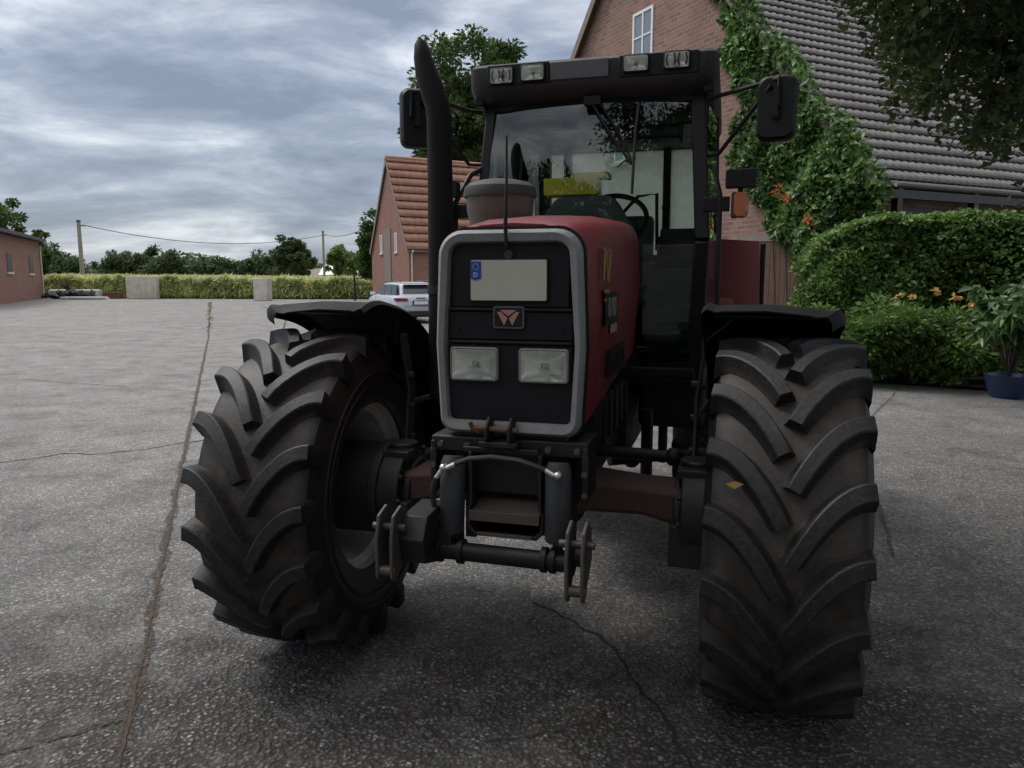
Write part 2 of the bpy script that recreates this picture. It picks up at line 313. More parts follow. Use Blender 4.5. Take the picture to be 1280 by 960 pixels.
# ------------------------------------------------------------------ mesh builder
class MB:
    def __init__(s): s.v = []; s.f = []; s.mi = []; s.m = 0
    def add(s, vs, fs):
        o = len(s.v); s.v += [tuple(v) for v in vs]
        for f in fs: s.f.append(tuple(i+o for i in f)); s.mi.append(s.m)
        return s
    def box(s, c, d, rot=None, taper=None):
        x, y, z = d[0]/2, d[1]/2, d[2]/2; c = Vector(c)
        vs = [Vector((sx*x, sy*y, sz*z)) for sz in (-1, 1) for sy in (-1, 1) for sx in (-1, 1)]
        if taper: vs = [Vector((v.x*taper[0], v.y*taper[1], v.z)) if v.z > 0 else v for v in vs]
        if rot is not None: mt = Euler(rot).to_matrix(); vs = [mt @ v for v in vs]
        return s.add([v+c for v in vs], [(0, 2, 3, 1), (4, 5, 7, 6), (0, 1, 5, 4), (2, 6, 7, 3), (0, 4, 6, 2), (1, 3, 7, 5)])
    def tube(s, pts, r, n=12, cap=True):
        P = [Vector(p) for p in pts]; rs = r if isinstance(r, (list, tuple)) else [r]*len(P)
        up = None; rings = []
        for i, p in enumerate(P):
            t = ((P[min(i+1, len(P)-1)]-P[max(i-1, 0)])).normalized()
            if up is None:
                a = Vector((0, 0, 1)) if abs(t.z) < .9 else Vector((1, 0, 0)); up = (a - t*a.dot(t)).normalized()
            else: up = (up - t*up.dot(t)).normalized()
            w = t.cross(up)
            rings.append([p+(up*math.cos(2*math.pi*k/n)+w*math.sin(2*math.pi*k/n))*rs[i] for k in range(n)])
        vs = [v for rg in rings for v in rg]; fs = []
        for i in range(len(P)-1):
            for k in range(n):
                a, b = i*n+k, i*n+(k+1) % n
                fs.append((a, b, b+n, a+n))
        if cap: fs.append(tuple(range(n-1, -1, -1))); fs.append(tuple(range((len(P)-1)*n, len(P)*n)))
        return s.add(vs, fs)
    def cyl(s, a, b, r, n=20, r2=None): return s.tube([a, b], [r, r if r2 is None else r2], n)
    def lathe(s, prof, n=48, mat=None, arc=None, closed=False):
        # prof: (x, r) round the local X axis; mat transforms
        vs = []; fs = []; k = len(prof)
        for i in range(n):
            a = 2*math.pi*i/n
            for x, r in prof: vs.append(Vector((x, -r*math.sin(a), r*math.cos(a))))
        for i in range(n):
            j = (i+1) % n
            for q in range(k-1): fs.append((i*k+q, i*k+q+1, j*k+q+1, j*k+q))
            if closed: fs.append((i*k+k-1, i*k, j*k, j*k+k-1))
        if mat is not None: vs = [mat @ v for v in vs]
        return s.add(vs, fs)
    def loft(s, loops, cap=True, closed=True):
        n = len(loops[0]); vs = [p for l in loops for p in l]; fs = []
        for i in range(len(loops)-1):
            for k in range(n if closed else n-1):
                a, b = i*n+k, i*n+(k+1) % n
                fs.append((a, b, b+n, a+n))
        if cap: fs.append(tuple(range(n-1, -1, -1))); fs.append(tuple(range((len(loops)-1)*n, len(loops)*n)))
        return s.add(vs, fs)
    def prism(s, poly, off):
        off = Vector(off); a = [Vector(p) for p in poly]
        return s.loft([a, [p+off for p in a]])
    def sphere(s, c, r, n=14, sc=(1, 1, 1)):
        vs = []; fs = []; c = Vector(c); h = n//2
        for i in range(h+1):
            t = math.pi*i/h
            for k in range(n):
                a = 2*math.pi*k/n
                vs.append(c+Vector((r*sc[0]*math.sin(t)*math.cos(a), r*sc[1]*math.sin(t)*math.sin(a), r*sc[2]*math.cos(t))))
        for i in range(h):
            for k in range(n): fs.append((i*n+k, (i+1)*n+k, (i+1)*n+(k+1) % n, i*n+(k+1) % n))
        return s.add(vs, fs)
    def build(s, name, mats, parent=None, bev=0, smooth=35, loc=None, seg=2):
        me = bpy.data.meshes.new(name); me.from_pydata(s.v, [], s.f)
        if not isinstance(mats, (list, tuple)): mats = [mats]
        for m in mats: me.materials.append(m)
        if len(mats) > 1: me.polygons.foreach_set('material_index', s.mi)
        bm = bmesh.new(); bm.from_mesh(me); bmesh.ops.remove_doubles(bm, verts=bm.verts, dist=1e-5)
        bmesh.ops.recalc_face_normals(bm, faces=bm.faces); bm.to_mesh(me); bm.free()
        if smooth:
            me.shade_smooth(); me.set_sharp_from_angle(angle=R(smooth))
        o = bpy.data.objects.new(name, me); COL.objects.link(o)
        if parent: o.parent = parent
        if loc: o.location = loc
        if bev:
            b = o.modifiers.new('bevel', 'BEVEL'); b.width = bev; b.segments = seg; b.limit_method = 'ANGLE'; b.angle_limit = R(35); b.harden_normals = False
        return o
def tag(o, label=None, cat=None, group=None, kind=None):
    if label: o['label'] = label
    if cat: o['category'] = cat
    if group: o['group'] = group
    if kind: o['kind'] = kind
    return o
def empty(name, loc=(0, 0, 0), rz=0, parent=None):
    o = bpy.data.objects.new(name, None); COL.objects.link(o); o.location = loc; o.rotation_euler = (0, 0, rz); o.empty_display_size = .2
    if parent: o.parent = parent
    return o
def textobj(name, s, size, mat, parent, loc, rot, ext=.002, sx=1):
    c = bpy.data.curves.new(name, 'FONT'); c.body = s; c.size = size; c.extrude = ext; c.align_x = 'CENTER'; c.align_y = 'CENTER'
    t = bpy.data.objects.new(name+'_tmp', c); COL.objects.link(t)
    dg = bpy.context.evaluated_depsgraph_get(); me = bpy.data.meshes.new_from_object(t.evaluated_get(dg))
    bpy.data.objects.remove(t); me.name = name
    me.materials.clear(); me.materials.append(mat)
    o = bpy.data.objects.new(name, me); COL.objects.link(o); o.parent = parent; o.location = loc; o.rotation_euler = rot; o.scale = (sx, 1, 1)
    return o
def rrect(w, h, r, n=6, cx=0, cz=0, wt=None):
    """rounded rectangle loop (x,z); wt = width at the top"""
    out = []
    for (sx, sz, a0) in ((1, 1, 0), (-1, 1, 90), (-1, -1, 180), (1, -1, 270)):
        ww = (wt if (wt is not None and sz > 0) else w)/2
        for i in range(n+1):
            a = R(a0+90*i/n)
            out.append((cx+sx*(ww-r)+r*math.cos(a), cz+sz*(h/2-r)+r*math.sin(a)))
    return out

# ------------------------------------------------------------------ leaves
def leafmesh(name, P, size, mat, parent=None, seed=0, up=.3, aspect=.6, fold=True, droop=None, sizevar=.4, Nrm=None, nrmw=0.):
    """P (n,3) leaf centres -> folded rhombic leaves"""
    g = np.random.default_rng(seed); n = len(P)
    a = g.normal(size=(n, 3)); a[:, 2] *= .6
    if droop is not None: a[:, 2] -= droop
    a /= np.linalg.norm(a, axis=1)[:, None]
    nr = g.normal(size=(n, 3)); nr[:, 2] += up*3
    if Nrm is not None: nr = nr/np.linalg.norm(nr, axis=1)[:, None]*(1-nrmw) + Nrm*nrmw*1.5
    nr -= a*np.sum(nr*a, axis=1)[:, None]; nr /= np.linalg.norm(nr, axis=1)[:, None]
    b = np.cross(a, nr)
    L = (size*(1+sizevar*(g.random(n)*2-1)))[:, None]
    W = L*aspect*.5
    bend = nr*L*.12
    v0 = P-a*L*.5; v1 = P+b*W+bend-a*L*.05; v2 = P+a*L*.5-bend; v3 = P-b*W+bend-a*L*.05
    V = np.stack([v0, v1, v2, v3], 1).reshape(-1, 3)
    idx = np.arange(n)*4
    if fold: F = np.stack([idx, idx+1, idx+2, idx, idx+2, idx+3], 1).reshape(-1, 3); k = 3
    else: F = np.stack([idx, idx+1, idx+2, idx+3], 1); k = 4
    return rawmesh(name, V, F, mat, parent)
def rawmesh(name, V, F, mat, parent=None):
    k = F.shape[1]
    me = bpy.data.meshes.new(name); me.vertices.add(len(V)); me.vertices.foreach_set('co', V.astype('f4').ravel())
    me.loops.add(F.size); me.loops.foreach_set('vertex_index', F.astype('i4').ravel())
    me.polygons.add(len(F)); me.polygons.foreach_set('loop_start', (np.arange(len(F))*k).astype('i4'))
    me.polygons.foreach_set('loop_total', np.full(len(F), k, 'i4'))
    me.materials.append(mat); me.update(calc_edges=True); me.validate()
    o = bpy.data.objects.new(name, me); COL.objects.link(o)
    if parent: o.parent = parent
    return o
def clumps(C, rad, n, seed, flat=.75):
    """n leaves in each clump centre C (m,3), shell biased"""
    g = np.random.default_rng(seed); m = len(C)
    rad = np.broadcast_to(rad, (m,))
    d = g.normal(size=(m*n, 3)); d /= np.linalg.norm(d, axis=1)[:, None]; d[:, 2] *= flat
    r = g.random(m*n)**.45
    return np.repeat(C, n, 0) + d*(r*np.repeat(rad, n))[:, None]
def ellip(c, r, n, seed, shell=.5, zmin=-1):
    g = np.random.default_rng(seed); d = g.normal(size=(n*3, 3)); d /= np.linalg.norm(d, axis=1)[:, None]
    d = d[d[:, 2] > zmin][:n]; rr = shell+(1-shell)*g.random(len(d)); rr *= 1+.14*np.sin(d[:, 0]*5+seed)*np.cos(d[:, 2]*6+seed*2)
    return np.array(c)+d*rr[:, None]*np.array(r)
# ------------------------------------------------------------------ TRACTOR
T = empty('tractor', (.105, 2.9, 0), -R(15.7))
tag(T, 'red farm tractor with grey grille surround and black fenders parked on the concrete yard', 'tractor')
TL = {}

# ---- wheels
def tyre(Rr, W, rim, nl, lh, lw, travel, dirn=1, segs=120):
    b = MB(); h = W/2; rc = Rr-lh
    half = [(.80*h, rim), (.90*h, rim+.012), (.93*h, rim+.03), (.97*h, rim+.07), (1.00*h, rim+.085), (1.03*h, rim+.088), (1.03*h, rim+.098), (1.01*h, rim+.10), (1.02*h, rim+.13), (1.05*h, rim+.135), (1.05*h, rim+.143), (1.03*h, rim+.147), (1.04*h, (rim+rc)/2+.02), (1.02*h, rc-.10), (.985*h, rc-.055), (.93*h, rc-.025), (.80*h, rc-.010), (.5*h, rc-.003)]
    prof = [(-x, r) for x, r in half]+[(0, rc)]+[(x, r) for x, r in reversed(half)]
    b.lathe(prof, segs)
    def rcx(x):
        t = abs(x)/h
        return rc-.012*t**4-.02*max(0, t-.85)/.15
    K = 11
    for s in (-1, 1):
        for q in range(nl):
            ph0 = 2*math.pi*(q+(.5 if s > 0 else 0))/nl
            path = []
            for i in range(K+1):
                u = i/K
                x = s*(.015+u*(h*1.0-.015)); g = 1-(1-u)**1.9
                path.append((x, ph0*Rr-dirn*travel*g*1.0))
            loops = []
            for i, (x, sarc) in enumerate(path):
                p0 = path[max(i-1, 0)]; p1 = path[min(i+1, K)]
                tx, ts = p1[0]-p0[0], p1[1]-p0[1]; L = math.hypot(tx, ts); tx /= L; ts /= L
                nx, ns = -ts, tx
                u = i/K
                wt = lw*(.42+.18*u); wb = wt+.021
                rt = Rr-.016*u**3; rb = rcx(x)-.012
                def pt(xx, ss, r): a = ss/Rr; return Vector((xx, -r*math.sin(a), r*math.cos(a)))
                if i == 0: rt -= .006
                xb = x; 
                loops.append([pt(x+nx*wb, sarc+ns*wb, rb), pt(x+nx*wt, sarc+ns*wt, rt-.004), pt(x+nx*wt*.8, sarc+ns*wt*.8, rt), pt(x-nx*wt*.8, sarc-ns*wt*.8, rt), pt(x-nx*wt, sarc-ns*wt, rt-.004), pt(x-nx*wb, sarc-ns*wb, rb)])
            # shoulder drop
            x, sarc = path[-1]
            dn = []
            for (w, r, xx) in ((lw*.75, rc-.13, s*h*.98), (lw*.60, rc-.055, s*h*1.035), (lw*.45, rc-.03, s*h*1.04), (-lw*.45, rc-.03, s*h*1.04), (-lw*.60, rc-.055, s*h*1.035), (-lw*.75, rc-.13, s*h*.98)):
                a = (sarc+(w if s < 0 else w)*1.0*(1 if s > 0 else -1)*(1))/Rr
                dn.append(Vector((xx, -r*math.sin(a), r*math.cos(a))))
            # order of dn follows nx sign at the outer end
            i = K; p0, p1 = path[K-1], path[K]; ns = (p1[0]-p0[0])
            if (ns > 0) != (s > 0): dn = dn[::-1]
            loops.append(dn)
            b.loft(loops, closed=True)
    return b
def build_wheel(name, loc, rz, Rr, W, rim, nl, lh, lw, travel, mt, inner):
    """inner = +1 when the tractor side of the wheel is +x"""
    w = empty(name, loc, rz, T)
    tyre(Rr, W, rim, nl, lh, lw, travel).build('tyre', M[mt], w, smooth=28)
    b = MB(); h = W*.42; i = inner
    prof = [(-h-.008, rim+.022), (-h-.012, rim+.012), (-h, rim-.006), (-h+.05, rim-.012), (-h+.07, rim-.045), (h-.07, rim-.045), (h-.05, rim-.012), (h, rim-.006), (h+.012, rim+.012), (h+.008, rim+.022)]
    b.lathe(prof, 72)
    b.build('rim', M['rim'], w, smooth=30)
    b = MB(); b.lathe([(inner*(h-.012), rim-.0085), (inner*(h+.004), rim-.010), (inner*(h+.017), rim+.012), (inner*(h+.012), rim+.026)], 72); b.build('rim_flange', M['shadedrim'], w, smooth=30); b = MB()
    # dished disc towards the outside
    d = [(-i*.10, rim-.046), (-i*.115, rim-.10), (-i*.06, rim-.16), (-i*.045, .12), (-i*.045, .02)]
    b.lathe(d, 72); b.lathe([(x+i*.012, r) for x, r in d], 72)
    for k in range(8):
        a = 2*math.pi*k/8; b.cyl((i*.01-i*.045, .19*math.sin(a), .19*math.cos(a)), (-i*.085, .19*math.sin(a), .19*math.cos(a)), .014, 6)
    b.build('wheel_disc', M['shadedrim'], w, smooth=30)
    hb = MB(); hb.lathe([(-i*.11, .001), (-i*.11, .09), (-i*.05, .13), (i*.05, .15), (i*.05, .001)], 32)
    hb.build('hub', M['iron'], w)
    return w
ST = -R(2.5)
fl = build_wheel('front_wheel', (-1.012, .165, .693), R(1.0), .693, .505, .375, 19, .055, .052, .245, 'tyreF', 1)
fr = build_wheel('front_wheel', (.912, .165, .693), ST, .693, .490, .375, 19, .055, .052, .245, 'tyreF', -1)
rl = build_wheel('rear_wheel', (-.64, 2.70, .86), 0, .86, .50, .50, 22, .05, .055, .25, 'tyreR', 1)
rr = build_wheel('rear_wheel', (.64, 2.70, .86), 0, .86, .50, .50, 22, .05, .055, .25, 'tyreR', -1)
fl['label'] = 'left in the photo, front wheel whose pale rim shows between tyre and axle'
fr['label'] = 'right in the photo, front wheel seen tread on'

# ---- front fenders (turn with the wheels)
def fender(xi, xo, a0, a1, loc, side, taper):
    """arc sheet; xi inner x, xo outer x (wheel-local), angle 0=top, + to the rear"""
    Rf = .795; b = MB(); n = 26; cols = []
    for k in range(n+1):
        a = R(a0+(a1-a0)*k/n); t = k/n
        # free edge sweeps outward then back
        out = xo-(xo-xi)*taper*max(0, 1-t*7)**2
        rr_ = Rf+.012*math.sin(min(1, t*6)*math.pi)
        pts = []
        for (u, dr) in ((0, -.055-(.11*min(1, t*5))), (0.0, -.005), (.04, .012), (.12, .0), (.16, .004), (.5, .010), (.84, .004), (.88, .0), (.96, .008), (1, -.012), (1, -.04)):
            x = xi+(out-xi)*u
            r = rr_+dr-.02*(u**3)
            pts.append((x, r, a))
        cols.append(pts)
    f = []
    for pts in cols: f.append([Vector((x, r*math.sin(a), r*math.cos(a))) for x, r, a in pts])
    g = [[Vector((x, (r-.006)*math.sin(a), (r-.006)*math.cos(a))) for x, r, a in reversed(pts)] for pts in cols]
    b.loft([p+q for p, q in zip(f, g)])
    o = b.build('front_fender', M['fender'], T, smooth=45, loc=loc); o.rotation_euler = (0, 0, ST)
    s = MB(); xb = xi-side*.0
    # stay: flat bar up the inner side plus arms under the sheet
    ix = xi+(.015 if xo > xi else -.015); sg = 1 if xo > xi else -1
    def ra(a, r): return (r*math.sin(R(a)), r*math.cos(R(a)))
    pts = [(ix-sg*.05, .02, -.02), (ix-sg*.05, .14, .10), (ix-sg*.05, .20, .42), (ix-sg*.02, .18, .66), (ix+sg*.10, .17, .765)]
    s.loft([[Vector((p[0], p[1]-.03, p[2])), Vector((p[0], p[1]+.03, p[2])), Vector((p[0]+.012*sg, p[1]+.03, p[2])), Vector((p[0]+.012*sg, p[1]-.03, p[2]))] for p in pts])
    for aa in (14, 62):
        y, z = ra(aa, .778); s.box(((xi+xo)/2, y, z), (abs(xo-xi)*.9, .035, .012), rot=(-R(aa), 0, 0))
    s.tube([(ix-sg*.03, .2, .35), (ix-sg*.03, .5, .34), (ix-sg*.0, .66, .36)], .014, 8)
    for z in (.2, .34, .48): s.cyl((ix-sg*.065, .18, z), (ix-sg*.03, .18, z), .014, 6)
    s.build('stay', M['cylgrey'], o)
    return o
fender(.272, -.31, -12, 98, (-.990, .165, .69), 1, .25)
fender(-.31, .20, -8, 98, (.909, .165, .69), -1, .12)

# ---- axle
ax = empty('front_axle', (-.025, .165, 0), 0, T)
b = MB()
for s in (-1, 1):
    secs = [(.06, .20, .10, .72), (.20, .13, .070, .755), (.42, .105, .062, .745), (.60, .12, .08, .72)]
    b.loft([[Vector((s*x, y*w, zc+z*h)) for y, z in ((-1, -.7), (-1, .7), (-.7, 1), (.7, 1), (1, .7), (1, -.7), (.7, -1), (-.7, -1))] for x, w, h, zc in secs])
b.build('axle_beam', M['redworn'], ax, bev=.006)
b = MB(); b.sphere((0, .02, .70), .19, 24, (1, 1.05, .85)); b.cyl((0, -.26, .72), (0, .4, .76), .10, 24)
b.build('differential', M['iron'], ax)
for s in (-1, 1):
    b = MB()
    b.box((s*.62, 0, .70), (.11, .17, .30)); b.cyl((s*.62, 0, .52), (s*.62, 0, .90), .065, 20)
    b.cyl((s*.57, 0, .69), (s*.90, 0, .69), .195, 32, r2=.20); b.cyl((s*.66, 0, .69), (s*.70, 0, .69), .215, 32); b.cyl((s*.54, 0, .69), (s*.57, 0, .69), .14, 32); b.box((s*.60, -.06, .60), (.14, .24, .16))
    for k in range(12):
        a = 2*math.pi*k/12; b.cyl((s*.555, .19*math.sin(a), .69+.19*math.cos(a)), (s*.575, .19*math.sin(a), .69+.19*math.cos(a)), .012, 6); b.box((s*.60, .14, .80), (.08, .18, .05)); b.box((s*.61, -.07, .86), (.12, .08, .04))
    b.cyl((s*.58, -.11, .70), (s*.58, .0, .70), .05, 16)
    b.build('steering_knuckle', M['hose'], ax, bev=.006)
b = MB(); b.cyl((-.50, .17, .865), (-.16, .17, .875), .018, 14); b.build('steering_rod', M['brass'], ax)
b = MB(); b.cyl((.16, .17, .875), (.50, .17, .865), .026, 14); b.build('steering_rod', M['iron'], ax)
b = MB(); b.cyl((-.20, .17, .875), (.20, .17, .875), .045, 20); b.build('steering_cylinder', M['iron'], ax)
for x in (-.52, .52):
    b = MB(); b.sphere((x, .17, .865), .04, 12); b.build('ball_joint', M['iron'], ax)

# ---- chassis and under-cab bulk
b = MB()
b.box((0, .42, .93), (.34, 1.5, .36)); b.box((0, 1.9, .88), (.42, 1.7, .42)); b.box((0, -.30, .98), (.40, .22, .22))
b.cyl((-.14, .3, .82), (.14, .3, .82), .12, 18)
for k in range(5): b.box((.19, .1+k*.17, 1.02), (.06, .09, .2))
b.cyl((-.2, .2, 1.22), (-.2, .85, 1.22), .07, 16)
b.cyl((-.78, 2.7, .86), (.78, 2.7, .86), .11, 20)
b.build('chassis', M['iron'], T, bev=.01)
b = MB()
b.box((.42, 1.50, 1.02), (.34, .62, .40)); b.box((-.42, 1.50, 1.02), (.34, .62, .40))
b.build('fuel_tank', M['black'], T, bev=.03, seg=3)
b = MB()
for z in (.56, .80, 1.04): b.box((.66, 1.34, z), (.20, .30, .018))
b.box((.57, 1.34, .85), (.012, .04, .62)); b.box((.75, 1.34, .80), (.012, .04, .52))
b.tube([(.30, 1.25, .85), (.30, 1.25, .62)], .02, 8); b.tube([(.38, 1.25, .85), (.38, 1.25, .62)], .025, 8)
b.build('access_steps', M['iron'], T, bev=.003)
b = MB(); b.cyl((.16, .8, .72), (.60, 1.1, .72), .028, 12); b.sphere((.26, .86, .72), .045, 12); b.cyl((.32, 1.0, .60), (.32, 1.0, .95), .03, 12)
b.build('linkage_rod', M['iron'], T)

# ---- hood
def hoodloop(y, wt, wm, wb, zt, zb, n=7):
    """arch section: half widths at top shoulder / middle / bottom"""
    r = .10; zs = zt-r; right = [(wb, zb), (wb+(wm-wb)*.5, zb+(zs-zb)*.35), (wm, zb+(zs-zb)*.62), (wt+(wm-wt)*.35, zs-.02)]
    for i in range(1, n):
        a = R(90*i/n); right.append((wt-r+r*math.cos(a)+ (wm-wt)*.0, zs+r*math.sin(a)-.0))
    top = [(wt*.45, zt+.012), (0, zt+.018)]
    rs = right+top; ls = [(-x, z) for x, z in reversed(rs[:-1])]
    return [Vector((x, y, z)) for x, z in rs+ls]
b = MB()
SEC = [(-.385, .236, .250, .232, 1.762, 1.105), (-.30, .242, .256, .236, 1.785, 1.11), (0, .25, .264, .24, 1.815, 1.14), (.45, .258, .272, .245, 1.85, 1.2), (.92, .262, .276, .25, 1.872, 1.24)]
b.loft([hoodloop(*s) for s in SEC])
hood = b.build('hood', M['red'], T, bev=0, smooth=50)
# seams, vents and the writing on the side
b = MB()
for s in (-1, 1):
    b = MB(); b.box((s*.262, .25, 1.28), (.02, .42, .10))
    for k in range(5): b.box((s*.272, .12+.065*k, 1.28), (.008, .035, .07))
    b.build('side_vent', M['black'], hood)
sx = .2715
for k in range(2):
    b = MB()
    z0 = 1.645; y0 = -.16
    # slanting ochre emblem strokes
    for i in range(3):
        b.box((sx, y0+.06*i, z0-.0), (.003, .020, .12), rot=(R(18 if i % 2 else -18), 0, 0))
    b.box((sx, y0+.06, z0+.055), (.003, .15, .012)); b.box((sx, y0+.06, z0-.09), (.003, .12, .012)); b.box((sx, y0+.06, z0-.12), (.003, .10, .010))
    if k == 0: b.build('side_emblem', M['decal'], hood)
b = MB(); b.box((.271, .02, 1.49), (.004, .30, .12)); b.build('number_plate_backing', M['black'], hood, bev=.002)
textobj('side_number', '6180', .105, M['decalgrey'], hood, (.274, .02, 1.49), (R(90), 0, R(90)), .002, .95)
b = MB(); b.box((.2655, .12, 1.415), (.004, .15, .04)); b.build('side_sticker', M['decalpink'], hood)

# ---- grille
gr = empty('grille', (0, -.385, 0), 0, T)
def gl(wt, wb, zt, zb, rt, rb, y):
    P = []; n = 7
    wm = max(wt, wb)+.012
    for (sxx, top) in ((1, True), (-1, True), (-1, False), (1, False)):
        r = rt if top else rb; w = wt if top else wb; z = zt-r if top else zb+r
        seq = range(n+1)
        a0 = {(1, True): 0, (-1, True): 90, (-1, False): 180, (1, False): 270}[(sxx, top)]
        for i in seq:
            a = R(a0+90*i/n); P.append(Vector((sxx*(w-r)+r*math.cos(a), y, z+r*math.sin(a))))
        if sxx == -1 and top: P.append(Vector((-wm, y, (zt+zb)/2-.04)))
    P.append(Vector((wm, y, (zt+zb)/2-.04)))
    return P
A = [gl(.240, .240, 1.758, 1.083, .085, .05, .0), gl(.240, .240, 1.756, 1.085, .085, .05, -.045), gl(.226, .228, 1.744, 1.097, .075, .045, -.062),
     gl(.204, .212, 1.719, 1.121, .045, .020, -.056), gl(.199, .207, 1.713, 1.127, .04, .018, -.035), gl(.199, .207, 1.713, 1.127, .04, .018, -.005)]
b = MB(); b.loft(A, cap=False); b.build('grille_frame', M['grey'], gr, smooth=40)
b = MB(); b.prism(gl(.247, .247, 1.768, 1.078, .09, .05, .012), (0, -.022, 0)); b.build('seal', M['black'], gr)
b = MB()
for (z0, z1) in ((1.126, 1.383), (1.399, 1.492), (1.506, 1.715)):
    tw = .200
    b.box((0, -.030, (z0+z1)/2), (2*tw if z1 > 1.6 else .424, .012, z1-z0))
b.build('grille_mesh', M['mesh'], gr, bev=.004)
b = MB()
for z in (1.391, 1.499): b.box((0, -.036, z), (.418, .014, .010))
b.build('divider', M['black'], gr, bev=.003)
for x, z in ((-.12, 1.378), (.12, 1.378), (-.09, 1.262), (.09, 1.262), (-.14, 1.262), (.14, 1.262), (-.175, 1.43), (.18, 1.43)): b = MB(); b.cyl((x, -.036, z), (x, -.041, z), .006, 8); b.build('screw', M['black'], gr)

for x in (-.1185, .1185):
    b = MB(); lo = []
    for w, h, y, r in ((.166, .112, -.033, .012), (.166, .112, -.050, .012), (.158, .104, -.053, .010), (.150, .096, -.050, .008), (.150, .096, -.044, .008)):
        lo.append([Vector((x+px, y, 1.318+pz)) for px, pz in rrect(w, h, r)])
    b.loft(lo, cap=False); hl = b.build('headlight', M['decalgrey'], gr)
    b = MB(); b.loft([[Vector((px, y, pz)) for px, pz in rrect(w, h, r)] for w, h, y, r in ((.152, .098, -.052, .009), (.13, .082, -.045, .02), (.09, .066, -.041, .03), (.05, .045, -.0385, .02), (.02, .02, -.0375, .009))], cap=False); b.build('reflector', M['reflector'], hl, smooth=60, loc=(x, 0, 1.318))
    b = MB(); b.sphere((.004, -.045, 0), .010, 12, (1, .8, 1)); b.box((0, -.046, -.012), (.035, .004, .006)); b.build('bulb', M['chrome'], hl, loc=(x, 0, 1.318))
    b = MB(); lo = []
    for w, h, y in ((.150, .096, -.046), (.149, .095, -.050), (.12, .07, -.0545), (.03, .02, -.056)):
        lo.append([Vector((px, y, pz)) for px, pz in rrect(w, h, .008)])
    b.loft([[Vector((px, y-.006, pz)) for px, pz in rrect(w, h, .008)] for w, h, y in ((.150, .096, -.047), (.12, .07, -.0505), (.03, .02, -.052))], cap=False); b.add([(-.015, -.058, -.01), (.015, -.058, -.01), (.015, -.058, .01), (-.015, -.058, .01)], [(0, 1, 2, 3)]); b.build('lamp_glass', M['lampglass'], hl, loc=(x, 0, 1.318))
b = MB(); b.prism([Vector((x, -.045, z)) for x, z in rrect(.262, .137, .008, cz=1.594, cx=.0)], (0, .010, 0)); pl = b.build('license_plate', M['iron'], gr)
b = MB(); b.prism([Vector((x, -.050, z)) for x, z in rrect(.255, .130, .006, cz=1.594)], (0, .006, 0)); b.build('plate_face', M['plate'], pl)
b = MB(); b.prism([Vector(p) for p in ((-.1265, -.0525, 1.655), (-.092, -.0525, 1.655), (-.092, -.0525, 1.600), (-.112, -.0525, 1.594), (-.1265, -.0525, 1.600))], (0, .003, 0)); b.build('blue_band', M['blue'], pl)
textobj('country_letter', 'D', .020, M['white'], pl, (-.110, -.0535, 1.611), (R(90), 0, 0), .0006)
b = MB()
for k in range(12):
    a = 2*math.pi*k/12; b.cyl((-.1095+.0095*math.cos(a), -.0522, 1.638+.0095*math.sin(a)), (-.1095+.0095*math.cos(a), -.0535, 1.638+.0095*math.sin(a)), .0014, 5)
b.build('star_ring', M['yellow'], pl)
# badge with three triangles
b = MB(); b.prism([Vector((x, -.046, z)) for x, z in rrect(.104, .072, .008, cz=1.449+.025)], (0, .012, 0)); bd = b.build('badge', M['panelgrey'], gr)
b = MB(); b.prism([Vector((x, -.0475, z)) for x, z in rrect(.094, .062, .006, cz=1.474)], (0, .004, 0)); b.build('badge_plate', M['black'], bd)
b = MB()
def tri(*p):
    b.prism([Vector((x, -.0500, z)) for x, z in p], (0, .003, 0))
zc = 1.474
tri((-.028, zc+.024), (.028, zc+.024), (0, zc+.004)); tri((-.038, zc+.018), (-.026, zc+.018), (-.002, zc-.003), (-.014, zc-.026)); tri((.038, zc+.018), (.026, zc+.018), (.002, zc-.003), (.014, zc-.026))
b.build('emblem', M['emblem'], bd)
# latch + antenna
b = MB(); b.cyl((.0, -.032, 1.676), (.0, -.046, 1.676), .014, 20); b.box((0, -.048, 1.676), (.020, .004, .005), rot=(0, R(40), 0)); b.build('latch', M['cylgrey'], gr)
b = MB(); b.tube([(-.004, -.05, 1.70), (-.006, -.06, 1.76), (-.008, -.04, 1.90), (-.010, -.03, 2.05)], [.0075, .007, .0048, .0035], 8); b.build('antenna', M['black'], gr)

# ---- air pre-cleaner
b = MB(); m = Matrix.Translation((-.185, .10, 0)) @ Matrix.Rotation(R(-90), 4, 'Y')
b.lathe([(1.80, .001), (1.80, .118), (1.835, .124), (1.86, .130), (1.925, .134), (1.93, .001)], 40, m); pc = b.build('air_precleaner', M['beige'], T)
b = MB(); b.lathe([(1.912, .136), (1.912, .142), (1.93, .144), (1.950, .138), (1.968, .115), (1.978, .07), (1.981, .001)], 40, m); b.build('lid', M['lid'], pc)

# ---- exhaust
b = MB()
b.tube([(-.575, .47, 1.05), (-.575, .47, 1.3), (-.575, .47, 1.66), (-.577, .47, 2.10), (-.578, .47, 2.30), (-.585, .47, 2.36), (-.608, .47, 2.43), (-.635, .47, 2.50), (-.652, .47, 2.57), (-.660, .47, 2.625), (-.664, .47, 2.645)],
       [.062, .064, .060, .056, .055, .055, .054, .050, .040, .028, .012], 24)
ex = b.build('exhaust_pipe', M['fender'], T, smooth=50)
b = MB(); b.box((-.48, .55, 1.55), (.16, .03, .05)); b.cyl((-.575, .47, 1.53), (-.575, .47, 1.57), .067, 24)
b.build('bracket', M['iron'], ex)
b = MB(); b.tube([(-.575, .47, 1.08), (-.45, .45, 1.0), (-.2, .40, 1.05)], .055, 16); b.build('elbow', M['iron'], ex)

